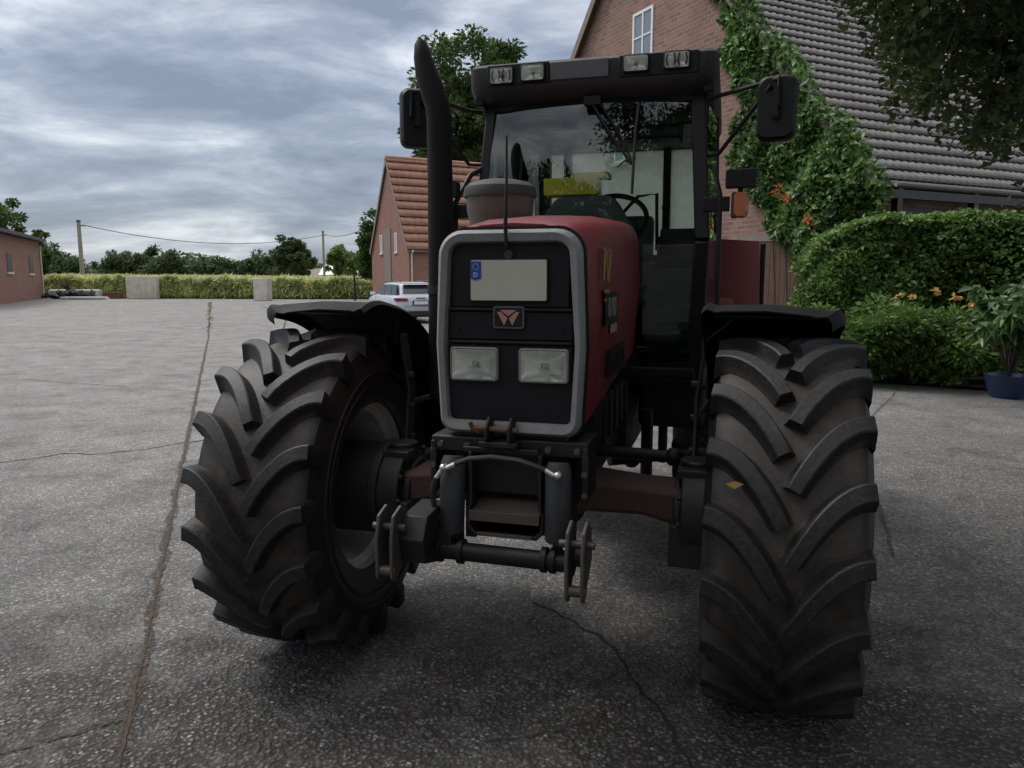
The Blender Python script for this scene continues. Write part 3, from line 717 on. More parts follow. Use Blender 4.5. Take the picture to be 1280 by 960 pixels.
# ---- cab
cab = empty('cab', (0, 1.0, 0), 0, T)
CW = .565   # half width
def bar(b, p, q, w, d=None):
    d = d or w; p = Vector(p); q = Vector(q); t = (q-p).normalized()
    a = Vector((0, 1, 0)) if abs(t.y) < .8 else Vector((1, 0, 0)); u = t.cross(a).normalized(); v = u.cross(t).normalized()
    return b.loft([[c+u*w*sx_+v*d*sy_ for sx_, sy_ in ((-.5, -.5), (.5, -.5), (.5, .5), (-.5, .5))] for c in (p, q)])
# A pillar: top (CW,.10,2.49) -> bottom
b = MB()
bar(b, (.515, .10, 2.50), (.560, -.02, 1.78), .07, .07); bar(b, (.560, -.02, 1.78), (.535, .12, 1.08), .07, .08)
bar(b, (-.515, .10, 2.50), (-.560, -.02, 1.78), .055, .07); bar(b, (-.560, -.02, 1.78), (-.535, .12, 1.08), .055, .08)
for s in (-1, 1):
    bar(b, (s*.58, .80, 2.50), (s*.62, .80, 1.1), .05, .06)
    bar(b, (s*.54, 1.42, 2.50), (s*.56, 1.50, 1.5), .06, .06)
    bar(b, (s*.565, .0, 2.49), (s*.56, 1.45, 2.49), .05, .05)
bar(b, (-.56, .09, 2.47), (.56, .09, 2.47), .06, .06); bar(b, (-.55, 1.45, 2.47), (.55, 1.45, 2.47), .06, .06)
bar(b, (-.55, 1.49, 1.62), (.55, 1.49, 1.62), .05, .05)
bar(b, (-.40, 1.46, 2.45), (-.40, 1.50, 1.62), .055, .04); bar(b, (.27, 1.46, 2.45), (.27, 1.50, 1.62), .05, .04)
bar(b, (-.54, .07, 1.13), (.54, .07, 1.13), .05, .05)
bar(b, (.27, .07, 1.70), (.55, .0, 1.70), .03, .03)
b.build('cab_frame', M['black'], cab, bev=.008)
b = MB()
b.box((0, .78, 1.10), (1.10, 1.42, .06)); b.box((0, 1.50, 1.38), (1.10, .05, .50)); b.box((0, .10, 1.32), (.5, .03, .45))
for s in (-1, 1): b.box((s*.54, 1.18, 1.30), (.04, .65, .42))
b.build('cab_floor', M['black'], cab, bev=.01)
# glass
def pane(name, pts, mt='glass', th=.006):
    P = [Vector(p) for p in pts]; n = (P[1]-P[0]).cross(P[2]-P[0]).normalized()*th
    b = MB(); b.loft([P, [p+n for p in P]]); return b.build(name, M[mt], cab, smooth=0)
# windscreen: gently bowed sheet
b = MB(); lo = []
for (z, y, w) in ((2.47, .075, .50), (2.25, .025, .512), (2.0, -.015, .525), (1.78, -.045, .535)):
    lo.append([Vector((w*u, y-.030*(1-u*u), z)) for u in [-1+i/8 for i in range(17)]])
b.loft(lo, cap=False, closed=False); b.build('windscreen', M['glass'], cab, smooth=60)
pane('lower_front_glass', [(.28, -.045, 1.76), (.535, -.03, 1.76), (.51, .10, 1.14), (.28, .085, 1.14)])
pane('lower_front_glass', [(-.535, -.03, 1.76), (-.28, -.045, 1.76), (-.28, .085, 1.14), (-.51, .10, 1.14)])
for s in (-1, 1):
    pane('door_glass', [(s*.565, .13, 2.46), (s*.60, .78, 2.46), (s*.64, .78, 1.15), (s*.585, .10, 1.15)], 'sideglass')
    pane('quarter_glass', [(s*.58, .84, 2.46), (s*.55, 1.42, 2.46), (s*.57, 1.48, 1.55), (s*.62, .84, 1.55)], 'sideglass')
pane('rear_glass', [(-.54, 1.45, 2.44), (.54, 1.45, 2.44), (.54, 1.49, 1.65), (-.54, 1.49, 1.65)], 'rearglass')
# roof
def rl_(hx, y0, y1, r, z, n=6):
    out = []
    for (sx_, sy_, a0) in ((1, 1, 0), (-1, 1, 90), (-1, -1, 180), (1, -1, 270)):
        for i in range(n+1):
            a = R(a0+90*i/n); out.append(Vector((sx_*(hx-r)+r*math.cos(a), (y1-r if sy_ > 0 else y0+r)+r*math.sin(a), z)))
    return out
b = MB()
b.loft([rl_(.57, .04, 1.50, .08, 2.475), rl_(.595, -.02, 1.56, .09, 2.50), rl_(.610, -.05, 1.60, .09, 2.54), rl_(.608, -.048, 1.60, .06, 2.636), rl_(.596, -.03, 1.58, .06, 2.652), rl_(.50, .06, 1.48, .06, 2.662)])
roof = b.build('cab_roof', M['roofgrey'], cab, smooth=40)
b = MB(); b.box((-.04, -.053, 2.595), (.285, .010, .085)); b.build('roof_panel', M['panelgrey'], roof, bev=.004)
for x, w in ((-.345, .315), (.335, .37)):
    b = MB(); b.box((x, -.052, 2.593), (w, .009, .10)); b.build('lamp_recess', M['black'], roof, bev=.004)
# headliner / visor
b = MB(); b.box((0, .76, 2.455), (1.04, 1.3, .03)); b.box((0, .17, 2.40), (1.0, .02, .09)); b.box((.24, .30, 2.37), (.38, .22, .14)); b.build('headliner', M['black'], cab, bev=.01)
for x, z in ((-.425, 2.587), (-.268, 2.592), (.232, 2.600), (.420, 2.602)):
    b = MB(); lo = []
    for w, h, y in ((.122, .080, -.052), (.122, .080, -.070), (.112, .070, -.073), (.106, .064, -.067)): lo.append([Vector((x+px, y, z+pz)) for px, pz in rrect(w, h, .01)])
    b.loft(lo, cap=False); wl = b.build('work_light', M['black'], cab)
    b = MB(); b.loft([[Vector((px, y, pz)) for px, pz in rrect(w, h, r)] for w, h, y, r in ((.110, .068, -.071, .009), (.09, .055, -.066, .015), (.06, .042, -.0625, .018), (.02, .018, -.0605, .008))], cap=False); b.build('reflector', M['reflector'], wl, smooth=60, loc=(x, 0, z))
    b = MB(); b.sphere((0, -.068, 0), .008, 10); b.build('bulb', M['chrome'], wl, loc=(x, 0, z))
    b = MB(); b.loft([[Vector((px, y, pz)) for px, pz in rrect(w, h, .008)] for w, h, y in ((.106, .064, -.0735), (.07, .04, -.0765))], cap=False); b.add([(-.035, -.0765, -.02), (.035, -.0765, -.02), (.035, -.0765, .02), (-.035, -.0765, .02)], [(0, 1, 2, 3)]); b.build('lamp_glass', M['lampglass'], wl, loc=(x, 0, z))
    if x in (-.425, .420):
        b = MB()
        for s in (-1, 1):
            b.tube([(x+s*.012, -.078, z+.028), (x+s*.007, -.079, z), (x+s*.012, -.078, z-.028)], .003, 6); b.tube([(x+s*.040, -.078, z+.026), (x+s*.047, -.079, z), (x+s*.040, -.078, z-.026)], .003, 6)
        b.build('stone_guard', M['black'], wl)
# mirrors
def mirror(s, x, y, zc, w, h, rot, toward):
    m_ = empty('side_mirror', (0, 0, 0), 0, cab)
    b = MB(); lo = []
    for ww, hh, yy in ((w*.86, h*.90, -.045), (w*.97, h*.98, -.03), (w, h, -.005), (w, h, .02), (w*.95, h*.97, .03)):
        lo.append([Vector((px, yy, pz)) for px, pz in rrect(ww, hh, .04)])
    b.loft(lo); b.box((0, -.055, .02), (.022, .03, h*.45)); b.cyl((0, -.06, -.03), (0, -.03, -.03), .022, 12)
    o = b.build('mirror_housing', M['black'], m_, loc=(x, y, zc)); o.rotation_euler = (0, 0, rot)
    b = MB(); b.prism([Vector((px, .0285, pz)) for px, pz in rrect(w*.9, h*.93, .03)], (0, .006, 0)); g = b.build('mirror_glass', M['mirrorglass'], o)
    b = MB()
    b.tube([(s*.56, .05, 2.44), (s*.62, .02, 2.45), (x, y-.055, zc+h*.42), (x, y-.06, zc)], .0105, 8)
    b.tube([(s*.545, .04, 2.18), (s*.62, .0, 2.18), (x-s*.03, y-.05, zc+h*.33)], .0095, 8)
    b.build('mirror_arm', M['black'], m_)
mirror(1, .865, -.17, 2.335, .165, .275, R(-10), 0)
mirror(-1, -.84, -.17, 2.385, .155, .285, R(32), 0)
# front indicators and width lamps on stubs
for s in (-1, 1):
    t = empty('lamp_bracket', (0, 0, 0), 0, cab)
    z0 = 1.93 if s > 0 else 1.925; xo = .725 if s > 0 else -.70
    b = MB(); b.box((s*.62, -.10, z0+.01), (.12, .04, .065)); b.cyl((xo, -.11, z0+.05), (xo, -.11, z0+.09), .012, 10); b.build('stub_arm', M['black'], t, bev=.006)
    b = MB(); b.loft([[Vector((xo+px, y, z0+.118+pz)) for px, pz in rrect(.135, .082, .012)] for y in (-.155, -.10)]); b.build('marker_lamp', M['black'], t, bev=.004)
    b = MB(); b.loft([[Vector((xo+px, y, z0+pz)) for px, pz in rrect(w, .105, .02)] for w, y in ((.05, -.19), (.066, -.175), (.075, -.14), (.075, -.08))]); b.build('turn_signal', M['amber'], t)
    b = MB(); b.loft([[Vector((xo-s*.024+px, y, z0+pz)) for px, pz in rrect(.030, .109, .012)] for y in (-.186, -.08)]); b.build('signal_housing', M['cylgrey'], t)
# handrails
b = MB(); b.tube([(.585, .02, 2.13), (.605, -.06, 2.10), (.635, -.11, 1.98), (.640, -.11, 1.50), (.635, -.10, 1.36), (.59, .04, 1.30)], .012, 10); b.build('handrail', M['black'], cab)
b = MB(); b.tube([(-.555, .02, 2.16), (-.60, -.04, 2.12), (-.66, -.10, 1.98), (-.665, -.10, 1.40), (-.60, .04, 1.30)], .014, 10); b.build('handrail', M['black'], cab)
# wiper
b = MB(); b.box((.02, -.0, 2.455), (.08, .05, .04)); b.tube([(.02, -.01, 2.44), (.12, -.035, 2.28), (.215, -.055, 2.15)], .007, 8); b.tube([(.06, -.01, 2.44), (.16, -.035, 2.28), (.225, -.055, 2.15)], .005, 8)
wp = b.build('wiper', M['black'], cab)
b = MB(); b.tube([(.245, -.02, 2.43), (.235, -.045, 2.30), (.232, -.075, 2.15), (.228, -.085, 2.00)], .007, 8); b.tube([(.215, -.055, 2.15), (.235, -.06, 2.17)], .01, 8)
for k in (-1, 1): b.tube([(.15, -.05, 2.13), (.19, -.06, 2.16), (.235, -.06, 2.15+k*.02)], .004, 6)
b.build('wiper_blade', M['hose'], wp)
# interior: cowl, wheel, seat, levers
b = MB()
b.loft([[Vector((x, y, z)) for x, y in ((-w, y0), (w, y0), (w, y1), (-w, y1))] for z, w, y0, y1 in ((1.15, .27, .12, .40), (1.80, .27, .16, .42), (1.86, .25, .17, .42), (2.00, .165, .20, .40), (2.035, .135, .24, .38))])
for v in range(0): pass
o = b.build('dash_cowl', M['trim'], cab, bev=.02, seg=3, loc=(-.06, .0, 0))
b = MB()
pts = []
c = Vector((.03, .60, 1.93))
for k in range(33):
    a = 2*math.pi*k/32; pts.append(c+Vector((.20*math.cos(a), .20*math.sin(a)*math.cos(R(48)), .20*math.sin(a)*math.sin(R(48)))))
b.tube(pts, .015, 10, cap=False)
for k in (0, 2, 4): a = R(90+60*k); b.tube([c, c+Vector((.2*math.cos(a), .2*math.sin(a)*math.cos(R(48)), .2*math.sin(a)*math.sin(R(48))))], .011, 8)
b.tube([c, c+Vector((0, -.22, -.12))], .03, 10); b.build('steering_wheel', M['black'], cab)
b = MB(); b.box((-.02, 1.0, 1.50), (.50, .46, .12)); b.box((-.02, 1.0, 1.32), (.30, .30, .28)); b.box((-.02, 1.24, 1.75), (.46, .12, .50), rot=(R(-10), 0, 0)); b.box((-.30, 1.0, 1.68), (.07, .34, .06)); b.box((.26, 1.0, 1.68), (.07, .34, .06))
b.build('seat', M['trim'], cab, bev=.035, seg=3)
b = MB(); b.box((.40, .82, 1.60), (.20, .60, .46)); b.box((.42, .50, 1.80), (.20, .10, .11), rot=(R(-20), 0, 0)); b.tube([(.36, .60, 1.8), (.34, .56, 1.98)], .01, 8); b.sphere((.34, .56, 1.99), .025, 10); b.box((.42, .28, 1.22), (.16, .14, .14))
b.tube([(.11, .45, 1.95), (.20, .42, 2.04), (.30, .42, 2.05), (.31, .4, 1.75)], .010, 8); b.build('side_console', M['black'], cab, bev=.02)
b = MB(); b.box((.40, .12, 1.47), (.22, .006, .36)); b.build('sun_shade_panel', M['trim'], cab, bev=.003)
# ---- rear fenders
for s in (-1, 1):
    b = MB(); lo = []
    for x0, x1 in ((.56, .86),):
        f = []
        for k in range(19):
            a = R(-62+150*k/18); rr_ = .97
            y = 2.70+rr_*math.sin(a)*.93; z = .86+rr_*math.cos(a)
            if k == 0: z -= .0
            f.append([Vector((s*x, y, z+dz)) for x, dz in ((x0, 0), (x1, -.0), (x1+.012, -.03), (x1, -.05), (x0, -.03))])
        b.loft(f)
    # front wall of the wing, leaning back, and the cab-side skirt
    b.prism([Vector((s*.50, 1.86, 1.0)), Vector((s*.86, 1.86, 1.08)), Vector((s*.87, 2.02, 1.66)), Vector((s*.86, 2.12, 1.825)), Vector((s*.50, 2.12, 1.85))], (0, .035, 0))
    b.box((s*.545, 2.45, 1.45), (.03, 1.0, .80))
    b.build('rear_fender', M['red'], T, bev=.008, smooth=40)
    b = MB(); b.box((s*.885, 2.15, 1.60), (.03, .10, .42)); b.build('fender_extension', M['black'], T, bev=.008)

# ---- front linkage
fk = empty('front_linkage', (0, -.36, 0), 0, T)
b = MB()
b.box((0, .02, 1.062), (.54, .18, .018)); b.box((0, -.075, 1.045), (.54, .014, .05))
for s in (-1, 1):
    b.box((s*.262, .0, .965), (.016, .18, .18)); b.box((s*.262, -.085, .95), (.022, .012, .16)); b.box((s*.17, .10, .86), (.04, .14, .36))
b.build('mounting_frame', M['iron'], fk, bev=.004)
# channel housing in the middle: open front box with lip
b = MB()
o1 = [(-.125, 1.03), (-.125, .845), (-.135, .83), (-.132, .765), (-.108, .742), (.108, .742), (.132, .765), (.135, .83), (.125, .845), (.125, 1.03)]
i1 = [(-.113, 1.03), (-.113, .85), (-.122, .832), (-.120, .772), (-.102, .755), (.102, .755), (.120, .772), (.122, .832), (.113, .85), (.113, 1.03)]
ring = o1+list(reversed(i1))
b.prism([Vector((x, -.12, z)) for x, z in ring], (0, .26, 0))
b.box((0, .13, .89), (.24, .02, .28)); b.build('centre_channel', M['iron'], fk, bev=.003)
b = MB(); b.box((0, -.03, .84), (.238, .20, .012), rot=(R(12), 0, 0)); b.box((0, -.128, .815), (.242, .010, .035)); b.box((0, -.124, .752), (.19, .010, .012)); b.build('channel_step', M['dirtyiron'], fk, bev=.002)
for x, z in ((-.235, 1.045), (-.14, 1.045), (.14, 1.045), (.235, 1.045), (-.262, .90), (.262, .90), (-.262, .97), (.262, .97)):
    b = MB(); b.cyl((x, -.08, z), (x, -.098, z), .011, 6); b.build('bolt', M['dirtyiron'], fk)
b = MB(); b.cyl((0, .10, .93), (0, .118, .93), .055, 24); b.build('shaft_opening', M['hose'], fk)
# top hitch bracket and pin
b = MB()
for x in (-.062, .015): 
    b.prism([Vector((x, -.15, 1.075)), Vector((x, -.07, 1.055)), Vector((x, -.07, 1.14)), Vector((x, -.11, 1.15)), Vector((x, -.15, 1.12))], (.012, 0, 0))
b.box((-.018, -.09, 1.06), (.13, .10, .02)); b.box((-.018, -.10, 1.035), (.26, .02, .02)); hb = b.build('top_link_bracket', M['iron'], fk, bev=.004)
b = MB(); b.cyl((-.115, -.12, 1.112), (.045, -.12, 1.108), .010, 12); b.tube([(-.115, -.13, 1.135), (-.112, -.12, 1.112), (-.085, -.12, 1.098)], .008, 8); b.build('hitch_pin', M['rust'], hb)
# lift cylinders
for x, xl in ((-.180, -.195), (.180, .172)):
    b = MB(); y = -.13
    b.tube([(x, y+.02, 1.01), (x, y+.015, .985), (x*1.02, y, .76), (x*1.02, y, .752)], [.034, .043, .043, .038], 24); cy = b.build('lift_cylinder', M['cylgrey'], fk, smooth=50)
    b = MB(); b.cyl((x*1.02, y, .76), (x*1.02, y, .70), .017, 14); b.cyl((x*1.02-.035, y, .695), (x*1.02+.035, y, .695), .028, 18); b.build('piston_rod', M['iron'], cy)
    b = MB(); b.sphere((x+(.012 if x > 0 else -.012), y-.05, .985), .013, 12); s = 1 if x > 0 else -1
    b.cyl((x+s*.0, y-.05, .985), (x-s*.03, y-.048, 1.0), .008, 10); b.cyl((x+s*.012, y-.05, .985), (x+s*.012, y-.02, .985), .008, 10)
    if x < 0: b.cyl((x-.012, y-.05, .985), (x-.036, y-.05, .95), .008, 10)
    b.build('hose_fitting', M['chrome'], cy)
b = MB()
b.tube([(-.15, -.178, 1.0), (-.10, -.19, 1.022), (-.03, -.17, 1.028), (.06, -.18, 1.026), (.11, -.185, 1.015), (.15, -.178, 1.0)], .009, 8)
b.tube([(-.216, -.18, .95), (-.235, -.17, .90), (-.232, -.16, .84), (-.215, -.15, .80)], .010, 8); b.build('hydraulic_hose', M['hose'], fk)
# cross tube and lower arms
b = MB()
b.cyl((-.27, -.15, .695), (.235, -.15, .690), .031, 24)
for x in (-.26, -.225, -.15, .135, .165, .225): b.cyl((x, -.15, .694), (x+.018, -.15, .694), .042, 24)
b.build('cross_tube', M['black'], fk)
for s, xs in ((-1, (-.362, -.312)), (1, (.250, .298))):
    b = MB()
    for x in xs:
        off = -.10
        poly = [Vector((x, -.30+off+.05, .655)), Vector((x, -.27+off+.05, .635)), Vector((x, -.20+off, .66)), Vector((x, -.10+off, .74)), Vector((x, -.12+off, .84)), Vector((x, -.17+off, .875)), Vector((x, -.23+off, .855)), Vector((x, -.25+off, .78))]
        b.prism(poly, (.011, 0, 0))
    ha = b.build('lower_hitch_arm', M['steel'], fk, bev=.003)
    for p_, q_, r_ in (((xs[0]-.025, -.30, .81), (xs[1]+.035, -.30, .81), .012), ((xs[0], -.33, .675), (xs[1]+.015, -.33, .675), .017), ((xs[0], -.22, .74), (xs[1], -.22, .74), .03)):
        b = MB(); b.cyl(p_, q_, r_, 14); b.build('hitch_pin', M['steel'], ha)
    b = MB(); xm = xs[1]+.01 if s < 0 else xs[0]
    tk = .085 if s < 0 else .022
    b.prism([Vector((xm, -.18, .66)), Vector((xm, -.08, .66)), Vector((xm, -.02, .76)), Vector((xm, -.10, .85)), Vector((xm, -.26, .84)), Vector((xm, -.30, .77)), Vector((xm, -.28, .69))], (-s*tk, 0, 0))
    if s < 0: b.box((xm+.10, -.1, .72), (.06, .14, .10)); b.cyl((xm-.005, -.2, .76), (xm-.012, -.2, .76), .03, 12); b.build('arm_casting', M['iron'], ha, bev=.008)

# thing resting on the dash
b = MB(); b.box((-.05, 0, .045), (.29, .14, .09)); b.box((.05, 0, .10), (.20, .13, .03))
yc = b.build('storage_case', M['yellow'], None, bev=.006)
p = T.matrix_basis @ Vector((-.085, 1.30, 2.037)); yc.location = p; yc.rotation_euler = (0, 0, -R(15.7))
tag(yc, 'flat yellow case lying on the grey dash cowl behind the tractor windscreen', 'case')
# leaves stuck on the tyre
lv = MB(); lv.add([(0, 0, 0), (.03, -.004, .012), (.055, -.006, .004), (.028, -.002, -.014)], [(0, 1, 2, 3)])
o = lv.build('fallen_leaf', M['petaly'], None, smooth=0); p = fr_pos = T.matrix_basis @ Vector((.70, -.440, .97)); o.location = p; o.rotation_euler = (0, 0, -R(15))
tag(o, 'small yellow leaf stuck to the tread of the right front tyre', 'leaf')
# ------------------------------------------------------------------ SETTING
def sheet(name, pts, z, mat, sub=None):
    b = MB(); b.add([(x, y, z) for x, y in pts], [tuple(range(len(pts)))]); o = b.build(name, mat, None, smooth=0); tag(o, kind='structure'); return o
sheet('ground', [(-900, -300), (900, -300), (900, 1500), (-900, 1500)], -.02, M['field'])
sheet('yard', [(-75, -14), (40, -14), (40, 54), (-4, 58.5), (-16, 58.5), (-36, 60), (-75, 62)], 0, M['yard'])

def ribbon(name, pts, w, mat, z=.004, seed=1, step=.05, jit=.5, wig=.0):
    g = random.Random(seed); P = [Vector((x, y, 0)) for x, y in pts]; L = []; 
    for i in range(len(P)-1):
        n = max(1, int((P[i+1]-P[i]).length/step))
        for k in range(n): L.append(P[i].lerp(P[i+1], k/n))
    L.append(P[-1]); vs = []; fs = []; wob = 0; lw = rw = 1
    for i, p in enumerate(L):
        t = (L[min(i+1, len(L)-1)]-L[max(i-1, 0)]).normalized(); n = Vector((-t.y, t.x, 0))
        if wig: p = p+n*(wig*(math.sin(i*step*5.3+seed)+.6*math.sin(i*step*13.7+seed*2)+.35*math.sin(i*step*41+seed)))
        lw += (1-lw)*.3+g.uniform(-jit, jit); rw += (1-rw)*.3+g.uniform(-jit, jit); wob = wob*.9+g.uniform(-.09, .09)*w
        ww = w if not callable(w) else w(i/len(L))
        a = p+n*(ww*max(.15, lw)/2+wob); b_ = p-n*(ww*max(.15, rw)/2-wob); vs += [(a.x, a.y, z), (b_.x, b_.y, z)]
        if i: fs.append((2*i-2, 2*i-1, 2*i+1, 2*i))
    b = MB(); b.add(vs, fs); o = b.build(name, mat, None, smooth=0); tag(o, kind='structure'); return o
ribbon('pavement_joint', [(-.95, 1.2), (-1.30, 2.32), (-2.0, 4.18), (-3.57, 8.29), (-8.2, 20.5), (-20.3, 51.4)], .010, M['joint'], seed=3, step=.02, jit=.45, z=.007)
ribbon('pavement_joint_crumbs', [(-.95, 1.2), (-1.30, 2.32), (-2.0, 4.18), (-3.57, 8.29), (-8.2, 20.5), (-20.3, 51.4)], .046, M['stain'], seed=33, step=.02, jit=.3)
ribbon('pavement_crack', [(-9.5, 6.2), (-6.9, 6.05), (-5.6, 6.3), (-4.49, 6.51), (-4.1, 6.8), (-3.75, 6.85), (-3.3, 7.2), (-2.75, 7.7)], .018, M['crack'], seed=4, step=.03, wig=.03)
ribbon('pavement_joint', [(-4.5, 10.7), (-8, 12.1), (-10, 12.6), (-16, 14.8)], .03, M['stain'], seed=6, z=.005)
ribbon('pavement_joint', [(-7.0, 17.5), (-22, 23)], .04, M['stain'], seed=7, z=.005)
ribbon('pavement_joint', [(-15.5, 47), (-9.2, 31), (-6.2, 20.5), (-4.0, 14)], .05, M['joint'], seed=8, z=.005)
ribbon('pavement_crack', [(.1, 3.6), (.42, 3.25), (.5, 2.75), (.62, 2.3), (.72, 1.6)], .013, M['crack'], seed=9, step=.02, z=.004, jit=.6, wig=.018)
ribbon('pavement_crack', [(.5, 2.75), (.3, 2.55), (-.1, 2.45)], .006, M['crack'], seed=10, step=.02, z=.006, wig=.015)
ribbon('pavement_joint', [(-1.42, 2.6), (-2.4, 1.9)], .04, M['stain'], seed=11, z=.006)
ribbon('pavement_joint', [(2.2, 4.2), (3.6, 7.8), (5.8, 11.2)], .03, M['stain'], seed=12, z=.005)
# curb of the planting bed
bed = MB(); bed.add([(4.6, 12.4, .05), (4.0, 13.6, .05), (4.6, 16, .05), (14, 16, .05), (14, 7.5, .05), (8.6, 9.3, .05), (7.0, 10.6, .05), (5.6, 11.5, .05)], [(0, 1, 2, 3, 4, 5, 6, 7)]); o = bed.build('planting_bed', M['shrubbase'], None, smooth=0); tag(o, kind='structure')

# small weeds in the far joint
g = rng.random((260, 1))**.6
P = np.array([(-8.2, 20.5, 0)])*(1-g)+np.array([(-20.3, 51.4, 0)])*g + rng.normal(size=(260, 3))*[.06, .06, 0]; P[:, 2] = .015+.02*rng.random(260)
o = leafmesh('joint_weeds', P, .085, M['grass'], seed=5, aspect=.3, up=0); tag(o, 'dry grass tufts growing along the long yard joint', 'weeds', kind='stuff')

# ---- tiled roof plane: origin eave corner, u along ridge, v up the slope
def tiles(parent, name, o0, u, v, nrm, U, V, mat, tw=.21, th=.33, amp=.022, lip=.03, smp=6):
    o0, u, v, nrm = map(np.array, (o0, u, v, nrm)); nr = int(V/th); nc = int(U/tw*smp)
    xs = np.linspace(0, U, nc+1); Vt = []; F = []; base = 0
    ph = (xs/tw) % 1
    w = np.where(ph < .65, np.sin(ph/.65*math.pi)*amp, -np.sin((ph-.65)/.35*math.pi)*amp*.5)
    for r in range(nr+1):
        v0 = r*th; v1 = min(v0+th*1.04, V+.05)
        jit = .004*math.sin(r*2.3)
        a = o0+np.outer(xs, u)+v*(v0-.012*0)+np.outer(w+lip+jit, nrm); b_ = o0+np.outer(xs, u)+v*v1+np.outer(w*.9, nrm); c = o0+np.outer(xs, u)+v*(v0+.09)+np.outer(w*0-.01, nrm)
        Vt += [c, a, b_]; n = nc+1
        i = np.arange(nc)
        F += [np.stack([base+i, base+i+1, base+n+i+1, base+n+i], 1), np.stack([base+n+i, base+n+i+1, base+2*n+i+1, base+2*n+i], 1)]
        base += 3*n
    return rawmesh(name, np.concatenate(Vt), np.concatenate(F), mat, parent)

def house(name, loc, rz, Wd, Ln, eave, ridge, brick, tile, over=.3, ev=.35, tw=.21, th=.33, lip=.03):
    """local x along the ridge (0..Ln), y across (0..Wd); gable at x=0 faces the yard"""
    h = empty(name, loc, rz)
    b = MB(); t = .3; ym = Wd/2
    def gab(x, s): b.prism([Vector((x, 0, -.1)), Vector((x, Wd, -.1)), Vector((x, Wd, eave)), Vector((x, ym, ridge)), Vector((x, 0, eave))], (s*t, 0, 0))
    gab(0, 1); gab(Ln, -1)
    b.box((Ln/2, t/2, eave/2-.05), (Ln-2*t-.004, t, eave+.1-.01)); b.box((Ln/2, Wd-t/2, eave/2-.05), (Ln-2*t-.004, t, eave+.1-.01))
    b.build('wall', brick, h, smooth=0)
    sl = math.hypot(ym, ridge-eave); cv = (0, ym/sl, (ridge-eave)/sl); nv = (0, -(ridge-eave)/sl, ym/sl)
    V = sl+ev
    rf = tiles(h, 'roof', (-over, -ev*cv[1], eave-ev*cv[2]+.10), (1, 0, 0), cv, nv, Ln+2*over, V, tile, tw, th, lip=lip)
    cv2 = (0, -cv[1], cv[2]); nv2 = (0, -nv[1], nv[2])
    tiles(rf, 'far_slope', (-over, Wd+ev*cv[1], eave-ev*cv[2]+.10), (1, 0, 0), cv2, nv2, Ln+2*over, V, tile, tw, th, smp=3, lip=lip)
    b = MB(); b.tube([(-over, ym, ridge+.14), (Ln+over, ym, ridge+.14)], .11, 10); b.build('ridge_tiles', tile, rf)
    # under-roof boards (gives the slope thickness)
    b = MB()
    for (c_, n_, y0, sg) in ((cv, nv, 0, 1), (cv2, nv2, Wd, -1)):
        c_, n_ = Vector(c_), Vector(n_); o_ = Vector((-over+.02, y0, eave+.06))-c_*(ev-.02); q = c_*V
        L = Vector((Ln+2*over-.04, 0, 0)); b.loft([[o_, o_+L, o_+L-n_*.06, o_-n_*.06], [o_+q, o_+q+L, o_+q+L-n_*.06, o_+q-n_*.06]])
    b.build('roof_boards', M['woodbrown'], h, smooth=0)
    b = MB()
    for (c_, n_, y0) in ((cv, nv, 0), (cv2, nv2, Wd)):
        c_, n_ = Vector(c_), Vector(n_); o_ = Vector((-over-.02, y0, eave+.14))-c_*ev
        b.loft([[o_, o_+Vector((.025, 0, 0)), o_+Vector((.025, 0, 0))-n_*.22, o_-n_*.22], [o_+c_*V, o_+c_*V+Vector((.025, 0, 0)), o_+c_*V+Vector((.025, 0, 0))-n_*.22, o_+c_*V-n_*.22]])
    b.build('barge_board', M['barge'], h, smooth=0)
    b = MB(); gy = -ev*cv[1]-.06; gz = eave-ev*cv[2]+.03
    b.tube([(-over, gy, gz), (Ln+over, gy, gz)], .065, 10); b.build('gutter', M['gutter'], h)
    return h
def window(h, cx, cy, cz, w, hh, axis='gable', bars=True, frame='white', mat='winglass', nb=1):
    b = MB(); d = .06; t = .07
    def P(u, z, o): return Vector((-o, cy+u, z)) if axis == 'gable' else Vector((cx+u, -o, z))
    def bx(u, z, w_, h_, o0, o1):
        b.loft([[P(u-w_/2, z-h_/2, o), P(u+w_/2, z-h_/2, o), P(u+w_/2, z+h_/2, o), P(u-w_/2, z+h_/2, o)] for o in (o0, o1)])
    bx(-w/2+t/2, cz, t, hh, -.02, .035); bx(w/2-t/2, cz, t, hh, -.02, .035); bx(0, cz+hh/2-t/2, w-2*t, t, -.02, .033); bx(0, cz-hh/2+t/2, w-2*t, t, -.02, .033)
    if bars: bx(0, cz, t*.8, hh-2*t, -.02, .031); bx(0, cz+hh*.12, w-2*t, t*.6, -.02, .029)
    f = b.build('window', M[frame], h)
    b = MB(); bx(0, cz, w-.02, hh-.02, .003, .009); b.build('pane', M[mat], f, smooth=0)
    b = MB(); bx(0, cz-hh/2-.04, w+.16, .07, -.02, .09); b.build('sill', M['concrete'], f)
    return f

# farmhouse on the right
FH = house('farmhouse', (6.82, 15.0, 0), R(26), 15.0, 16, 3.68, 12.1, M['brick'], M['tilegrey'], over=.22, ev=.45, tw=.22, th=.31, lip=.038)
tag(FH, 'big red brick farmhouse gable with steep grey tiled roof behind the tractor and hedge', 'house')
window(FH, 0, 7.45, 7.9, .92, 1.75, nb=1)
window(FH, 0, 8.45, 5.2, .55, .6, bars=False)
window(FH, 0, 11.0, 1.9, .9, 1.3)
